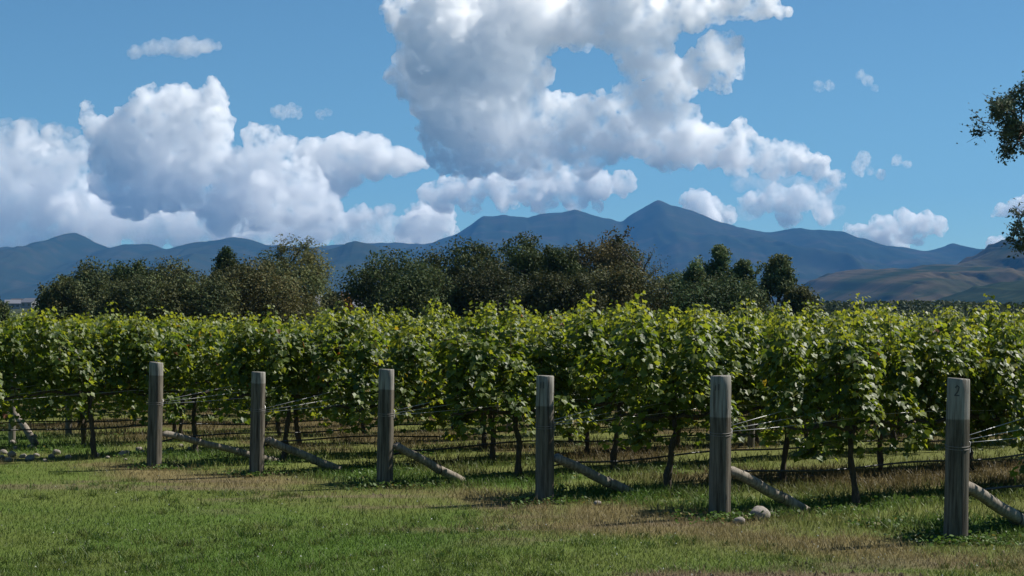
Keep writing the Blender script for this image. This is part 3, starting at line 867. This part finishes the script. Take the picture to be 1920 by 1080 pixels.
mp = N(nt, 'ShaderNodeMapping'); mp.inputs['Scale'].default_value = (60, 60, 9)
nz = N(nt, 'ShaderNodeTexNoise', Scale=1.0, Detail=6.0, Roughness=.7)
nt.links.new(tc.outputs['Object'], mp.inputs['Vector']); nt.links.new(mp.outputs[0], nz.inputs['Vector'])
rp = N(nt, 'ShaderNodeValToRGB')
rp.color_ramp.elements[0].position = .35; rp.color_ramp.elements[0].color = (.022, .016, .011, 1)
rp.color_ramp.elements[1].position = .72; rp.color_ramp.elements[1].color = (.105, .078, .055, 1)
nt.links.new(nz.outputs['Fac'], rp.inputs['Fac']); nt.links.new(rp.outputs['Color'], bs.inputs['Base Color'])
bp = N(nt, 'ShaderNodeBump', Strength=.8, Distance=.01); nt.links.new(nz.outputs['Fac'], bp.inputs['Height']); nt.links.new(bp.outputs[0], bs.inputs['Normal'])
bs.inputs['Roughness'].default_value = .95
M_bark = m

def rot_frames(nrm, tip):
    """Rotation matrices (n,3,3) whose columns are side, tip, normal."""
    z = nrm / np.linalg.norm(nrm, axis=1)[:, None]
    y = tip - (tip * z).sum(1)[:, None] * z
    y /= np.linalg.norm(y, axis=1)[:, None] + 1e-9
    x = np.cross(y, z)
    return np.stack([x, y, z], -1)

LEAF_COLS = np.array([[.074, .112, .021], [.055, .092, .019], [.100, .136, .025], [.038, .070, .019], [.135, .155, .030]])
def vine_variant(seed, dense=1.0, tall=0.0):
    """Leaves (position, frame, size, colour) and wood of one vine; local X along the row, Y across it, base at the origin."""
    rng = np.random.default_rng(seed)
    P = []; NR = []; TP = []; SZ = []; AGE = []
    stems = []
    def leaf(p, out, size, age):
        P.append(p); NR.append(out * .75 + np.array([0, 0, .70]) + rng.normal(0, .32, 3))
        TP.append(out * .7 + np.array([0, 0, -.8]) + rng.normal(0, .25, 3)); SZ.append(size); AGE.append(age)
    # bundles of shoots tucked up between the wires: each makes one upright tuft of leaves
    nb = int(round(7 * (1 if dense > .9 else .85)))
    for b in range(nb):
        ub = -.85 + 1.7 * (b + .5) / nb + rng.normal(0, .06)
        vb = rng.normal(0, .20); top = rng.normal(1.95 + .8 * tall, .085) + (.20 if rng.uniform() < .05 else 0)
        arch = rng.normal(0, .22); fat = rng.uniform(.09, .17)
        for q in range(3):
            z0 = rng.uniform(.76, .92); nseg = 17
            du, dv = rng.normal(0, .05, 2); tp_ = top - abs(rng.normal(0, .12))
            pts = []
            for j in range(nseg + 1):
                t = j / nseg
                pts.append(Vector((ub + du + arch * .4 * t * t, vb * min(1, t * 2) + dv + arch * t * t * .5, z0 + (tp_ - z0) * t - (.18 * abs(arch) * t ** 3))))
            stems.append(pts)
            for j in range(2, nseg + 1):
                t = j / nseg
                for r_ in range(5 if dense > .9 else 3):
                    ang = rng.uniform(0, 2 * np.pi)
                    out = np.array([math.cos(ang), math.sin(ang), .1])
                    rad = fat * rng.uniform(.45, 1.15) * (1 - .40 * max(0, t - .7) / .3)
                    leaf(np.array(pts[j]) + out * rad + rng.normal(0, .015, 3), out, rng.uniform(.048, .100) * (1.0 - .4 * max(0, t - .75) / .25), t)
    # cascades: shoots that flop out of the wires and hang down either side
    for k in range(int(14 * dense)):
        u0 = rng.uniform(-.92, .92); side = rng.choice([-1, 1])
        z0 = rng.uniform(.70, 1.68); L = rng.uniform(.25, .75); sway = rng.normal(0, .22)
        for q in range(2):
            pts = []; o_ = rng.normal(0, .05, 3)
            for j in range(10):
                t = j / 9
                pts.append(Vector((u0 + sway * t + o_[0], side * (.12 + L * .55 * math.sin(t * 1.5)) + o_[1], max(.52, z0 + .15 * t - .85 * L * t * t + o_[2]))))
            stems.append(pts)
            for j in range(1, 10):
                for r_ in range(5 if dense > .9 else 3):
                    ang = rng.uniform(0, 2 * np.pi)
                    out = np.array([math.cos(ang) * .8, math.sin(ang) * .6 + side * .55, .1]); out /= np.linalg.norm(out)
                    leaf(np.array(pts[j]) + out * rng.uniform(.04, .12), out, rng.uniform(.048, .096), .35 + .55 * j / 9)
    # inner leaves that close the wall
    for k in range(430 if dense > .9 else 650):
        sg = np.sign(rng.normal())
        leaf(np.array([rng.uniform(-.95, .95), rng.normal(0, .12), rng.uniform(.52 if dense > .9 else .44, 1.72)]), np.array([rng.normal(0, .4), sg * .8, 0]), rng.uniform(.06, .095), .15)
    P = np.array(P); NR = np.array(NR); TP = np.array(TP); SZ = np.array(SZ); AGE = np.array(AGE)
    n = len(P)
    ci = rng.choice(5, n, p=[.34, .26, .22, .12, .06]); col = LEAF_COLS[ci] * rng.uniform(.75, 1.3, (n, 1))
    young = sstep(.7, 1.0, AGE)[:, None]
    col = col * (1 - .5 * young) + np.array([.195, .225, .055]) * .5 * young
    odd = rng.uniform(0, 1, n); col[odd < .008] = np.array([.20, .16, .035]); col[odd < .002] = np.array([.16, .06, .03])
    return dict(P=P, Rm=rot_frames(NR, TP), S=SZ, C=col, stems=stems)

def leaves_mesh(name, d, sel):
    P, Rm, S, C = d['P'][sel], d['Rm'][sel], d['S'][sel], d['C'][sel]
    n = len(P)
    V = np.einsum('nij,vj->nvi', Rm, SV) * S[:, None, None] + P[:, None]
    idx = (np.arange(n)[:, None, None] * len(SV) + SF[None]).reshape(-1)
    me = np_mesh(name, V.reshape(-1, 3), idx, np.full(n * len(SF), 3), col=np.repeat(C, len(SV), 0), smooth=False)
    me.materials.append(M_leaf)
    return me

def wood_meshes(seed, stems):
    rng = random.Random(seed)
    path = []; rad = []
    for j in range(10):
        t = j / 9
        path.append(Vector((.03 * math.sin(t * 3 + seed) + .014 * rng.uniform(-1, 1), .03 * math.sin(t * 5 + seed * 2), -.12 + .95 * t)))
        rad.append((.040 - .012 * t) * (1 + .16 * math.sin(j * 2.1 + seed)) + (.012 if j in (0, 9) else 0))
    trunk = mesh_from('trunk', *tube(path, rad, 10, True, .12, rng))
    trunk.materials.append(M_bark)
    top = path[-1]
    arms = []
    for sg in (-1, 1):
        pa = [top + Vector((0, 0, -.03))]
        for j in range(1, 8):
            pa.append(Vector((top.x + sg * (.95 * j / 7), .02 * rng.uniform(-1, 1), .83 + .03 * math.sin(j * 1.3 + seed))))
        arms.append(tube(pa, [.026 - .0018 * j for j in range(8)], 8, True, .12, rng))
    cord = mesh_from('cordon', *merge(arms)); cord.materials.append(M_bark)
    sh = mesh_from('shoots', *merge([tube(s[::2], [.0055 - .0004 * i for i in range(len(s[::2]))], 4, False) for s in stems]))
    sh.materials.append(M_bark)
    return trunk, cord, sh

N_LEAF_PARTS = 34
leaf_meshes = []
for i in range(5):
    me = np_mesh('leaf', LV, LF.ravel(), np.full(len(LF), 3), col=np.repeat(LEAF_COLS[i:i + 1] * 1.1, len(LV), 0), smooth=True)
    me.materials.append(M_leaf); leaf_meshes.append(me)

FRONT = []
for sd in range(9):
    d = vine_variant(500 + sd, 1.0, tall=(.0, .03, -.03, .08, 0, .02, -.05, .05, 0)[sd])
    rng = np.random.default_rng(sd)
    # the outermost leaves stand as leaves of their own
    P = d['P']; score = np.abs(P[:, 1]) * 1.0 + .7 * (P[:, 2] - 1.3) + rng.normal(0, .10, len(P))
    order = np.argsort(-score)
    own = order[:N_LEAF_PARTS]; rest = order[N_LEAF_PARTS:]
    lm = []
    for j in own:
        M4 = Matrix.Identity(4)
        for r_ in range(3):
            for c_ in range(3): M4[r_][c_] = d['Rm'][j][r_][c_] * d['S'][j]
            M4[r_][3] = P[j][r_]
        lm.append((M4, int(rng.choice([0, 0, 2, 2, 1, 4]))))
    FRONT.append((leaves_mesh('foliage', d, rest), wood_meshes(sd, d['stems']), lm))
BACK = []
for sd in range(5):
    d = vine_variant(700 + sd, .72)
    BACK.append((leaves_mesh('foliage', d, np.arange(len(d['P']))), wood_meshes(20 + sd, d['stems'])))

WORDS = ['first', 'second', 'third', 'fourth', 'fifth', 'sixth', 'seventh', 'eighth', 'ninth', 'tenth', 'eleventh', 'twelfth', 'thirteenth', 'fourteenth', 'fifteenth', 'sixteenth', 'seventeenth', 'eighteenth', 'nineteenth', 'twentieth']
SP = 1.75
rv = random.Random(9)
row_ang = math.atan2(RD.y, RD.x)
for k in range(NROWS):
    st, tl = ROWS[k]
    nv = max(4, int((tl - 1.2) / SP) + 2)
    for j in range(min(nv, 20)):
        t = 1.9 + SP * j + rv.uniform(-.12, .12) + (0.0 if k < 6 else -1.6)
        p = st + RD * t + RN * rv.uniform(-.04, .04)
        p.z = float(ground_height(p.x, p.y)) - .01
        px = 960 + p.x / p.y * F_PX
        if px < -190 or px > 2500: continue
        flip = rv.random() < .5
        root = empty('grapevine', p, row_ang + (math.pi if flip else 0) + rv.uniform(-.03, .03))
        sz = rv.uniform(.96, 1.04) * (1.05 if k > 4 else 1.0)
        root.scale = (1, rv.uniform(.9, 1.15), sz)
        tag(root, '%s leafy grapevine from the left in the %s' % (WORDS[j], row_phrase(k)), 'grapevine', 'grapevines in rows')
        front = k < 6 or (k == 6 and px < 330)
        if front:
            fo, (tr, cd, sh), lm = FRONT[(k * 4 + j * 5 + (j * j) // 3) % 9]
        else:
            fo, (tr, cd, sh) = BACK[(k * 2 + j * 3) % 5]; lm = []
        add_obj('trunk', tr, None, root); add_obj('cordon', cd, None, root)
        if front: tag(add_obj('shoots', sh, None, root), kind='stuff')
        tag(add_obj('foliage', fo, None, root), kind='stuff')
        for M4, ci in lm:
            o = add_obj('leaf', leaf_meshes[ci], None, root)
            o.matrix_local = M4
# ------------------------------------------------------------------ trees
def tree_leaf_material(name, gloss=.4):
    m, nt, bs, out = mat_new(name)
    vc = N(nt, 'ShaderNodeVertexColor', _layer_name='Col')
    nt.links.new(vc.outputs['Color'], bs.inputs['Base Color'])
    bs.inputs['Roughness'].default_value = .6; bs.inputs['Specular IOR Level'].default_value = gloss * .2
    tr = N(nt, 'ShaderNodeBsdfTranslucent')
    nt.links.new(vc.outputs['Color'], tr.inputs['Color'])
    ms = N(nt, 'ShaderNodeMixShader', Fac=.22)
    nt.links.new(bs.outputs[0], ms.inputs[1]); nt.links.new(tr.outputs[0], ms.inputs[2])
    nt.links.new(ms.outputs[0], out.inputs['Surface'])
    return m
M_tleaf = tree_leaf_material('tree leaf')

def tree(label, px, top_py, w_px, d, col, seed, n=7000, leaf=.165, style='round', trunk_frac=.10, name='tree', group='trees behind the vineyard', base_z=None, sparse=1.0, center_x=None, height=None, width=None, px_lobes=None):
    rng = np.random.default_rng(seed); pr = random.Random(seed)
    x = (px - 960) / F_PX * d if center_x is None else center_x
    bz = float(ground_z(np.array(d))) if base_z is None else base_z
    h = (EYE + (626 - top_py) / F_PX * d - bz) if height is None else height
    w = 1.12 * w_px / F_PX * d if width is None else width
    root = empty(name, (x, d, bz))
    tag(root, label, 'tree', group)
    # limbs
    parts = []; tips = []
    z0 = h * trunk_frac
    tr = [Vector((0, 0, -.3)), Vector((.03 * h * pr.uniform(-1, 1), 0, z0 * .5)), Vector((.02 * h * pr.uniform(-1, 1), .02 * h, z0))]
    lead = [tr[-1]]
    for j in range(1, 5):
        lead.append(Vector((tr[-1].x + pr.uniform(-.04, .04) * h, pr.uniform(-.04, .04) * h, z0 + (h * .78 - z0) * j / 4)))
    r0 = .028 * h
    parts.append(tube(tr + lead[1:], [r0 * 1.25, r0, r0 * .9, r0 * .7, r0 * .5, r0 * .32, r0 * .12], 9, True, .06, pr))
    nl = 13
    for k in range(nl):
        s = lead[min(3, k * 4 // nl)].lerp(lead[min(4, k * 4 // nl + 1)], pr.random())
        a = k * 2.4 + pr.uniform(-.4, .4)
        frac = (s.z - z0) / max(.1, h - z0)
        reach = w * .5 * (.82 if style != 'cone' else .9 * (1 - .75 * frac)) * pr.uniform(.6, .95)
        e = s + Vector((math.cos(a) * reach, math.sin(a) * reach * .85, (h - s.z) * pr.uniform(.25, .6)))
        mid = s.lerp(e, .5) + Vector((0, 0, h * .03))
        parts.append(tube([s, mid, e], [r0 * .34, r0 * .2, r0 * .05], 6, True))
        tips.append((mid, e))
        for q in range(3):
            e2 = mid.lerp(e, pr.uniform(.2, .9)); e3 = e2 + Vector((pr.uniform(-1, 1) * w * .12, pr.uniform(-1, 1) * w * .12, pr.uniform(.02, .12) * h))
            parts.append(tube([e2, e2.lerp(e3, .5), e3], [r0 * .1, r0 * .07, r0 * .02], 5, True))
            tips.append((e2, e3))
    wood = mesh_from('trunk', *merge(parts)); add_obj('trunk', wood, M_bark, root)
    # leaf clumps: lobes through the crown's volume
    lobes = []
    cz = z0 + (h - z0) * .5
    nl = 70
    for k in range(nl):
        u = rng.normal(0, 1, 3); u /= np.linalg.norm(u); rr = rng.uniform(.45, 1.0) ** .6
        if style == 'cone':
            tz = rng.uniform(0, 1) ** 1.15; rad = w * .5 * (1 - tz) ** .95 * 1.0
            a = rng.uniform(0, 6.28)
            c = np.array([math.cos(a) * rad * rr, math.sin(a) * rad * rr, z0 * .6 + (h - z0 * .6) * (.05 + .9 * tz)])
            lr = w * rng.uniform(.07, .13)
        else:
            c = np.array([u[0] * w * .42 * rr, u[1] * w * .40 * rr, cz + u[2] * (h - z0) * .44 * rr])
            if u[2] < 0: c[2] += .1 * h * rng.uniform(0, 1)
            lr = w * rng.uniform(.11, .21)
        lobes.append((c, lr))
    if px_lobes:
        lobes = []; hubs = []
        for hx, hy in ((1925, 245), (1975, 190), (2040, 160), (2100, 220), (2190, 170), (2280, 230), (1965, 430), (2020, 385), (2100, 380), (2220, 360)):
            g = pt(hx, hy, d) - Vector((x, d, bz)); g.y = pr.uniform(-.5, .5); hubs.append(g)
            foot_ = Vector((0, 0, max(2.0, g.z * .62)))
            parts.append(tube([foot_, foot_.lerp(g, .35) + Vector((0, 0, .25)), foot_.lerp(g, .7) + Vector((pr.uniform(-.1, .1), 0, .18)), g], [.09, .065, .042, .022], 8, True))
        for (lx, ly, lr_) in px_lobes:
            for q in range(5):
                c = pt(lx + rng.uniform(-.6, .6) * lr_, ly + rng.uniform(-.6, .6) * lr_, d) - Vector((x, d, bz))
                c.y = rng.uniform(-1.6, 1.6)
                lobes.append((np.array(c), lr_ * rng.uniform(.35, .6) / F_PX * d))
                hub = min(hubs, key=lambda g: (g - c).length)
                k1 = hub.lerp(c, .4) + Vector([pr.uniform(-.12, .12) for _ in range(3)]) + Vector((0, 0, .10))
                k2 = hub.lerp(c, .75) + Vector([pr.uniform(-.10, .10) for _ in range(3)])
                parts.append(tube([hub, k1, k2, c], [.022, .016, .010, .004], 6, True))
                tips.append((k2, c))
                for _ in range(3):
                    e_ = c + Vector([pr.uniform(-1, 1) * lr_ / F_PX * d * .8 for _ in range(3)])
                    parts.append(tube([k2, k2.lerp(e_, .5) + Vector((0, 0, .04)), e_], [.008, .006, .003], 5, True)); tips.append((k2, e_))
        wood2 = mesh_from('limbs', *merge(parts)); root.children[0].data = wood2; wood2.materials.append(M_bark)
    lobes.sort(key=lambda q: -q[1])
    per = np.array([l[1] ** 2 for l in lobes]); per = per / per.sum()
    ids = rng.choice(len(lobes), int(n * 2.1 * sparse), p=per)
    C_ = np.array([l[0] for l in lobes])[ids]; Rr = np.array([l[1] for l in lobes])[ids]
    m = len(ids)
    u = rng.normal(0, 1, (m, 3)); u /= np.linalg.norm(u, axis=1)[:, None]
    P = C_ + u * (Rr * rng.uniform(.15, 1.12, m) ** .6)[:, None] * np.array([1, 1, .85])
    # sprays standing out of the outline
    k = m // 7
    tp = [tips[i] for i in rng.choice(len(tips), k)]
    P[:k] = np.array([np.array(a.lerp(b, float(t))) for (a, b), t in zip(tp, rng.uniform(.2, 1.1, k))]) + rng.normal(0, .022 * w, (k, 3))
    P[:, 2] = np.maximum(P[:, 2], .05 * h)
    nr = u * .8 + rng.normal(0, .6, (m, 3)) + np.array([0, 0, .35]); tp2 = rng.normal(0, 1, (m, 3)) + np.array([0, 0, -.6])
    Rm = rot_frames(nr, tp2)
    s = leaf * rng.uniform(.6, 1.5, m)
    quad = np.array([[0, -.5, 0], [.34, -.05, .10], [0, .62, -.02], [-.34, -.05, .10]])
    V = np.einsum('nij,vj->nvi', Rm, quad) * s[:, None, None] + P[:, None]
    tone = rng.uniform(.65, 1.4, len(lobes))[ids] * rng.uniform(.82, 1.2, m)
    hue = rng.uniform(-1, 1, len(lobes))[ids]
    cc = np.array(col)[None] * tone[:, None] * np.stack([1 + .18 * hue, np.ones(m), 1 - .1 * hue], -1)
    base = np.arange(m)[:, None] * 4
    idx = np.concatenate([base + np.array([[0, 1, 2]]), base + np.array([[0, 2, 3]])], 1).ravel()
    me = np_mesh('crown', V.reshape(-1, 3), idx, np.full(m * 2, 3), col=np.repeat(cc, 4, 0))
    add_obj('crown', me, M_tleaf, root)
    return root

DK = (.058, .078, .027); BR_ = (.080, .092, .036); RD_ = (.094, .094, .037); OL = (.140, .148, .056); GR = (.090, .122, .048)
tree('dark round tree at the left end of the left tree group', 165, 490, 150, 132, BR_, 1, 6500)
tree('dark round tree second from left in the left group', 232, 484, 140, 136, DK, 2, 6500)
tree('grey brown bushy tree in the middle of the left group', 318, 486, 150, 140, BR_, 3, 6500)
tree('reddish brown bushy tree in front of the feathery olive tree', 462, 492, 190, 128, RD_, 4, 8000)
tree('pointed brown green tree left of the feathery olive tree', 425, 458, 110, 142, DK, 5, 5500, style='cone')
tree('tall feathery olive tree at the right end of the left group', 548, 443, 165, 138, OL, 6, 11000, leaf=.14)
tree('low brown bushy tree filling the front of the left group', 262, 515, 150, 122, BR_, 7, 6000)
tree('low brown tree at the left foot of the left group', 120, 520, 100, 128, BR_, 8, 4500)
tree('low tree in front of the pointed brown green tree', 385, 508, 150, 124, BR_, 9, 6000)
tree('dark tree edge cut off by the left border', -16, 543, 66, 140, DK, 10, 3000)
tree('broad dark round tree at the left end of the right group', 735, 474, 175, 134, DK, 11, 8000)
tree('dark spreading tree second from left in the right group', 868, 448, 170, 140, DK, 12, 8500)
tree('dense dark dome tree in the middle of the right group', 985, 437, 135, 137, DK, 13, 8500)
tree('dark narrow tree between the dome tree and the tallest tree', 1052, 448, 95, 134, DK, 14, 5500)
tree('tallest airy tree near the centre with loose twigs', 1132, 426, 150, 142, (.082, .080, .036), 15, 8000)
tree('half bare twiggy tree right of the tallest tree', 1205, 447, 100, 140, BR_, 16, 1500, leaf=.10)
tree('low dark tree in front of the dome tree', 925, 500, 190, 122, (.048, .054, .022), 17, 7500)
tree('low dark tree at the left front of the right group', 790, 505, 180, 122, DK, 18, 7000)
tree('low olive tree in front of the half bare tree', 1165, 492, 160, 124, (.085, .086, .036), 19, 7000)
tree('lighter green tree between the right group and the pointed trees', 1262, 508, 90, 150, GR, 20, 4500)
tree('low dark tree behind the vines at right of centre', 1060, 512, 150, 120, (.050, .056, .022), 21, 6500)
tree('green pointed tree left of the tall pointed tree', 1304, 484, 110, 130, GR, 22, 4800, style='cone')
tree('tall green pointed tree in the cluster of three', 1350, 459, 135, 133, GR, 23, 6000, style='cone')
tree('green pointed tree right of the tall pointed tree', 1394, 482, 105, 131, GR, 24, 4600, style='cone')
tree('low bushy tree under the three pointed trees', 1345, 524, 190, 124, (.062, .084, .032), 25, 6500)
tree('dark pointed tree standing alone at the right end', 1462, 481, 150, 128, (.088, .115, .048), 26, 6000, style='cone')
tree('small bush at the foot of the dark pointed tree', 1500, 528, 70, 126, (.07, .082, .034), 27, 2800)
tree('small yellow green tree behind the gap between the groups', 622, 542, 40, 230, (.10, .10, .03), 28, 2500, leaf=.2)
tree('small orange autumn tree in the gap between the groups', 648, 545, 26, 235, (.30, .15, .03), 29, 2000, leaf=.2)
# the near tree whose branches reach in at the right edge
tree('large leafy tree reaching in from the right edge', 0, 0, 0, 42.0, (.078, .108, .070), 40, 15000, leaf=.07, center_x=14.2, height=8.8, width=5.0, trunk_frac=.30, base_z=0.0,
     px_lobes=[(1850, 212, 24), (1872, 240, 28), (1890, 200, 30), (1915, 180, 30), (1905, 250, 34), (1900, 285, 18), (1940, 150, 40), (1940, 230, 50), (1990, 130, 60), (2000, 220, 70), (2060, 90, 70), (2080, 190, 90), (2150, 100, 90), (2180, 220, 90), (2260, 160, 90), (2330, 240, 90),
               (1915, 448, 12), (1926, 420, 14), (1940, 455, 20), (1935, 395, 14), (1960, 430, 34), (1960, 380, 30), (2010, 400, 50), (2060, 340, 60), (2100, 420, 60), (2200, 340, 80), (2280, 400, 70)])

# a far shelter belt on the plain, one dark mass beyond counting
def far_wood():
    rng = np.random.default_rng(88); n = 9000
    dd = rng.uniform(430, 470, n); u = rng.uniform(1470, 2750, n)
    x = (u - 960) / F_PX * dd
    hgt = 2.6 + 1.5 * fbm(x / 9.0, dd * 0 + 3.0, 3, 7)
    z = ground_z(dd) + hgt * rng.uniform(0, 1, n) ** .8
    P = np.stack([x, dd, z], -1)
    Rm = rot_frames(rng.normal(0, 1, (n, 3)) + np.array([0, 0, .4]), rng.normal(0, 1, (n, 3)))
    quad = np.array([[0, -.5, 0], [.45, 0, .1], [0, .6, 0], [-.45, 0, .1]])
    V = np.einsum('nij,vj->nvi', Rm, quad) * rng.uniform(.5, 1.1, n)[:, None, None] + P[:, None]
    base = np.arange(n)[:, None] * 4
    idx = np.concatenate([base + np.array([[0, 1, 2]]), base + np.array([[0, 2, 3]])], 1).ravel()
    me = np_mesh('far_wood', V.reshape(-1, 3), idx, np.full(n * 2, 3), col=np.repeat(np.array([.045, .060, .026]) * rng.uniform(.6, 1.4, (n, 1)), 4, 0))
    tag(add_obj('far_wood', me, M_tleaf), 'dark far shelter belt on the plain below the right hill', 'wood', kind='stuff')
far_wood()
# ------------------------------------------------------------------ far buildings
M_wall = simple_mat('white weatherboard', (.36, .37, .38), .7)
M_roof = simple_mat('grey iron roof', (.20, .21, .24), .45)
M_roofd = simple_mat('dark slate roof', (.07, .07, .08), .6)
M_glass = simple_mat('dark window', (.03, .035, .04), .15)
def box(name, lo, hi, mat, parent):
    bm = bmesh.new(); bmesh.ops.create_cube(bm, size=1.0)
    for v in bm.verts:
        v.co = Vector([lo[i] + (hi[i] - lo[i]) * (v.co[i] + .5) for i in range(3)])
    me = bpy.data.meshes.new(name); bm.to_mesh(me); bm.free()
    return add_obj(name, me, mat, parent)
def house(label, px, d, w, l, hw, hr, wm, rm, rz, nwin, cat='house', dz=0.0):
    p = pt(px, 626, d); p.z = float(ground_z(np.array(d))) + dz
    root = empty('house' if cat == 'house' else 'shed', p, rz); tag(root, label, cat, 'far buildings')
    V = [(-w / 2, -l / 2, 0), (w / 2, -l / 2, 0), (w / 2, l / 2, 0), (-w / 2, l / 2, 0), (-w / 2, -l / 2, hw), (w / 2, -l / 2, hw), (w / 2, l / 2, hw), (-w / 2, l / 2, hw), (-w / 2, 0, hr - .12), (w / 2, 0, hr - .12)]
    Fc = [(0, 1, 5, 4), (2, 3, 7, 6), (1, 2, 6, 9, 5), (3, 0, 4, 8, 7), (3, 2, 1, 0)]
    add_obj('wall', mesh_from('wall', [Vector(v) for v in V], Fc, False), wm, root)
    o = .35
    V = []
    for sg in (-1, 1):
        for zz in (0, .14):
            V += [(-w / 2 - o, sg * (l / 2 + o), hw - .18 + zz), (w / 2 + o, sg * (l / 2 + o), hw - .18 + zz), (w / 2 + o, 0, hr + zz), (-w / 2 - o, 0, hr + zz)]
    Fc = []
    for b in (0, 8):
        Fc += [(b, b + 1, b + 2, b + 3), (b + 4, b + 7, b + 6, b + 5), (b, b + 4, b + 5, b + 1), (b + 1, b + 5, b + 6, b + 2), (b, b + 3, b + 7, b + 4)]
    add_obj('roof', mesh_from('roof', [Vector(v) for v in V], Fc, False), rm, root)
    for k in range(nwin):
        cx = -w / 2 + w * (k + .5) / nwin
        win = box('window', (cx - .6, -l / 2 - .05, hw * .35), (cx + .6, -l / 2 + .02, hw * .78), M_wall, root)
        box('pane', (cx - .5, -l / 2 - .07, hw * .4), (cx + .5, -l / 2 - .055, hw * .74), M_glass, win)
house('small white house with grey roof in the gap between tree groups', 633, 245, 6.5, 5, 2.2, 3.7, M_wall, M_roof, .5, 2, dz=.5)
house('long low grey roofed shed at the far left edge', 24, 680, 5, 5, 2.0, 3.2, M_wall, M_roof, .25, 3, 'shed', 1.2)
house('grey roofed shed beside the left tree group', 58, 690, 5, 5, 2.2, 3.6, M_wall, M_roof, -.5, 2, 'shed', 1.4)
house('dark roofed shed behind the far left sheds', 44, 760, 9, 6, 2.0, 3.2, M_wall, M_roofd, .1, 4, 'shed', 1.8)

# ------------------------------------------------------------------ stones
m, nt, bs, out = mat_new('river stone')
tc = N(nt, 'ShaderNodeTexCoord'); oi = N(nt, 'ShaderNodeObjectInfo')
nz = N(nt, 'ShaderNodeTexNoise', Scale=9.0, Detail=5.0); nt.links.new(tc.outputs['Object'], nz.inputs['Vector'])
rp = N(nt, 'ShaderNodeValToRGB')
rp.color_ramp.elements[0].position = .3; rp.color_ramp.elements[0].color = (.14, .12, .10, 1)
rp.color_ramp.elements[1].position = .7; rp.color_ramp.elements[1].color = (.32, .285, .25, 1)
nt.links.new(nz.outputs['Fac'], rp.inputs['Fac']); nt.links.new(rp.outputs['Color'], bs.inputs['Base Color'])
bs.inputs['Roughness'].default_value = .9
bp = N(nt, 'ShaderNodeBump', Strength=.4, Distance=.01); nt.links.new(nz.outputs['Fac'], bp.inputs['Height']); nt.links.new(bp.outputs[0], bs.inputs['Normal'])
M_stone = m
def stone_mesh(seed):
    bm = bmesh.new(); bmesh.ops.create_icosphere(bm, subdivisions=3, radius=1.0)
    for v in bm.verts:
        k = 1 + .22 * mnoise.noise(v.co * 1.1 + Vector((seed * 3.1, 0, 0))) + .06 * mnoise.noise(v.co * 3.2 + Vector((0, seed, 0)))
        v.co = v.co * k
    me = bpy.data.meshes.new('stone'); bm.to_mesh(me); bm.free()
    for p in me.polygons: p.use_smooth = True
    me.materials.append(M_stone)
    return me
STONES = [stone_mesh(i) for i in range(6)]
def stone(px, py, w, label, seed, group=None, flat=.7):
    d = EYE * F_PX / (py - 626.0)
    x = (px - 960) / F_PX * d
    r = w / F_PX * d * .5
    o = add_obj('stone', STONES[seed % 6], None, None, (x, d, float(ground_height(x, d)) + r * flat * .6))
    o.scale = (r, r * .85, r * flat); o.rotation_euler = (0, .1 * (seed % 3 - 1), seed * 1.3)
    tag(o, label, 'stone', group)
stone(1424, 970, 46, 'large pinkish grey stone right of the fifth end post', 1)
stone(1384, 977, 24, 'small pale stone at the foot of the fifth end post', 2)
stone(1120, 941, 16, 'small flat stone under the fourth post brace', 3)
rs = random.Random(77)
for i, (px, py, w) in enumerate([(8, 846, 16), (24, 850, 18), (45, 852, 14), (18, 858, 14), (58, 856, 20), (70, 850, 12), (98, 852, 14), (107, 847, 17), (30, 838, 12), (60, 836, 16),
                                 (130, 853, 12), (182, 852, 17), (203, 855, 9), (232, 852, 20), (240, 848, 14), (262, 842, 14), (270, 847, 12), (236, 858, 8), (310, 848, 14), (322, 842, 12), (340, 836, 12), (356, 840, 10), (180, 826, 8), (160, 830, 9), (64, 818, 16), (25, 829, 14), (5, 853, 12), (86, 858, 10)]):
    if px < 120: lab = 'pale stone in the loose heap of stones at the far left edge'
    elif px < 275: lab = 'pale stone on the bare strip left of the leftmost end post'
    else: lab = 'pale stone just right of the leftmost end post'
    stone(px, py, w, lab, i, lab.replace('pale stone', 'pale stones'))
# ------------------------------------------------------------------ haze
hm, hnt, hbs, hout = mat_new('valley haze')
hnt.nodes.remove(hbs)
pv = N(hnt, 'ShaderNodeVolumePrincipled', Density=HAZE_DENSITY, Anisotropy=0.0)
pv.inputs['Color'].default_value = HAZE_COLOR
hnt.links.new(pv.outputs[0], hout.inputs['Volume'])
bm = bmesh.new(); bmesh.ops.create_cube(bm, size=1.0)
hme = bpy.data.meshes.new('haze'); bm.to_mesh(hme); bm.free()
hz = add_obj('haze', hme, hm)
hz.dimensions = (1, 1, 1)
hz.scale = (15500, 13400, 960)
hz.location = (0, 13400 / 2 - 900, 960 / 2 - 20)
tag(hz, 'thin blue haze filling the valley air', 'haze', kind='stuff')
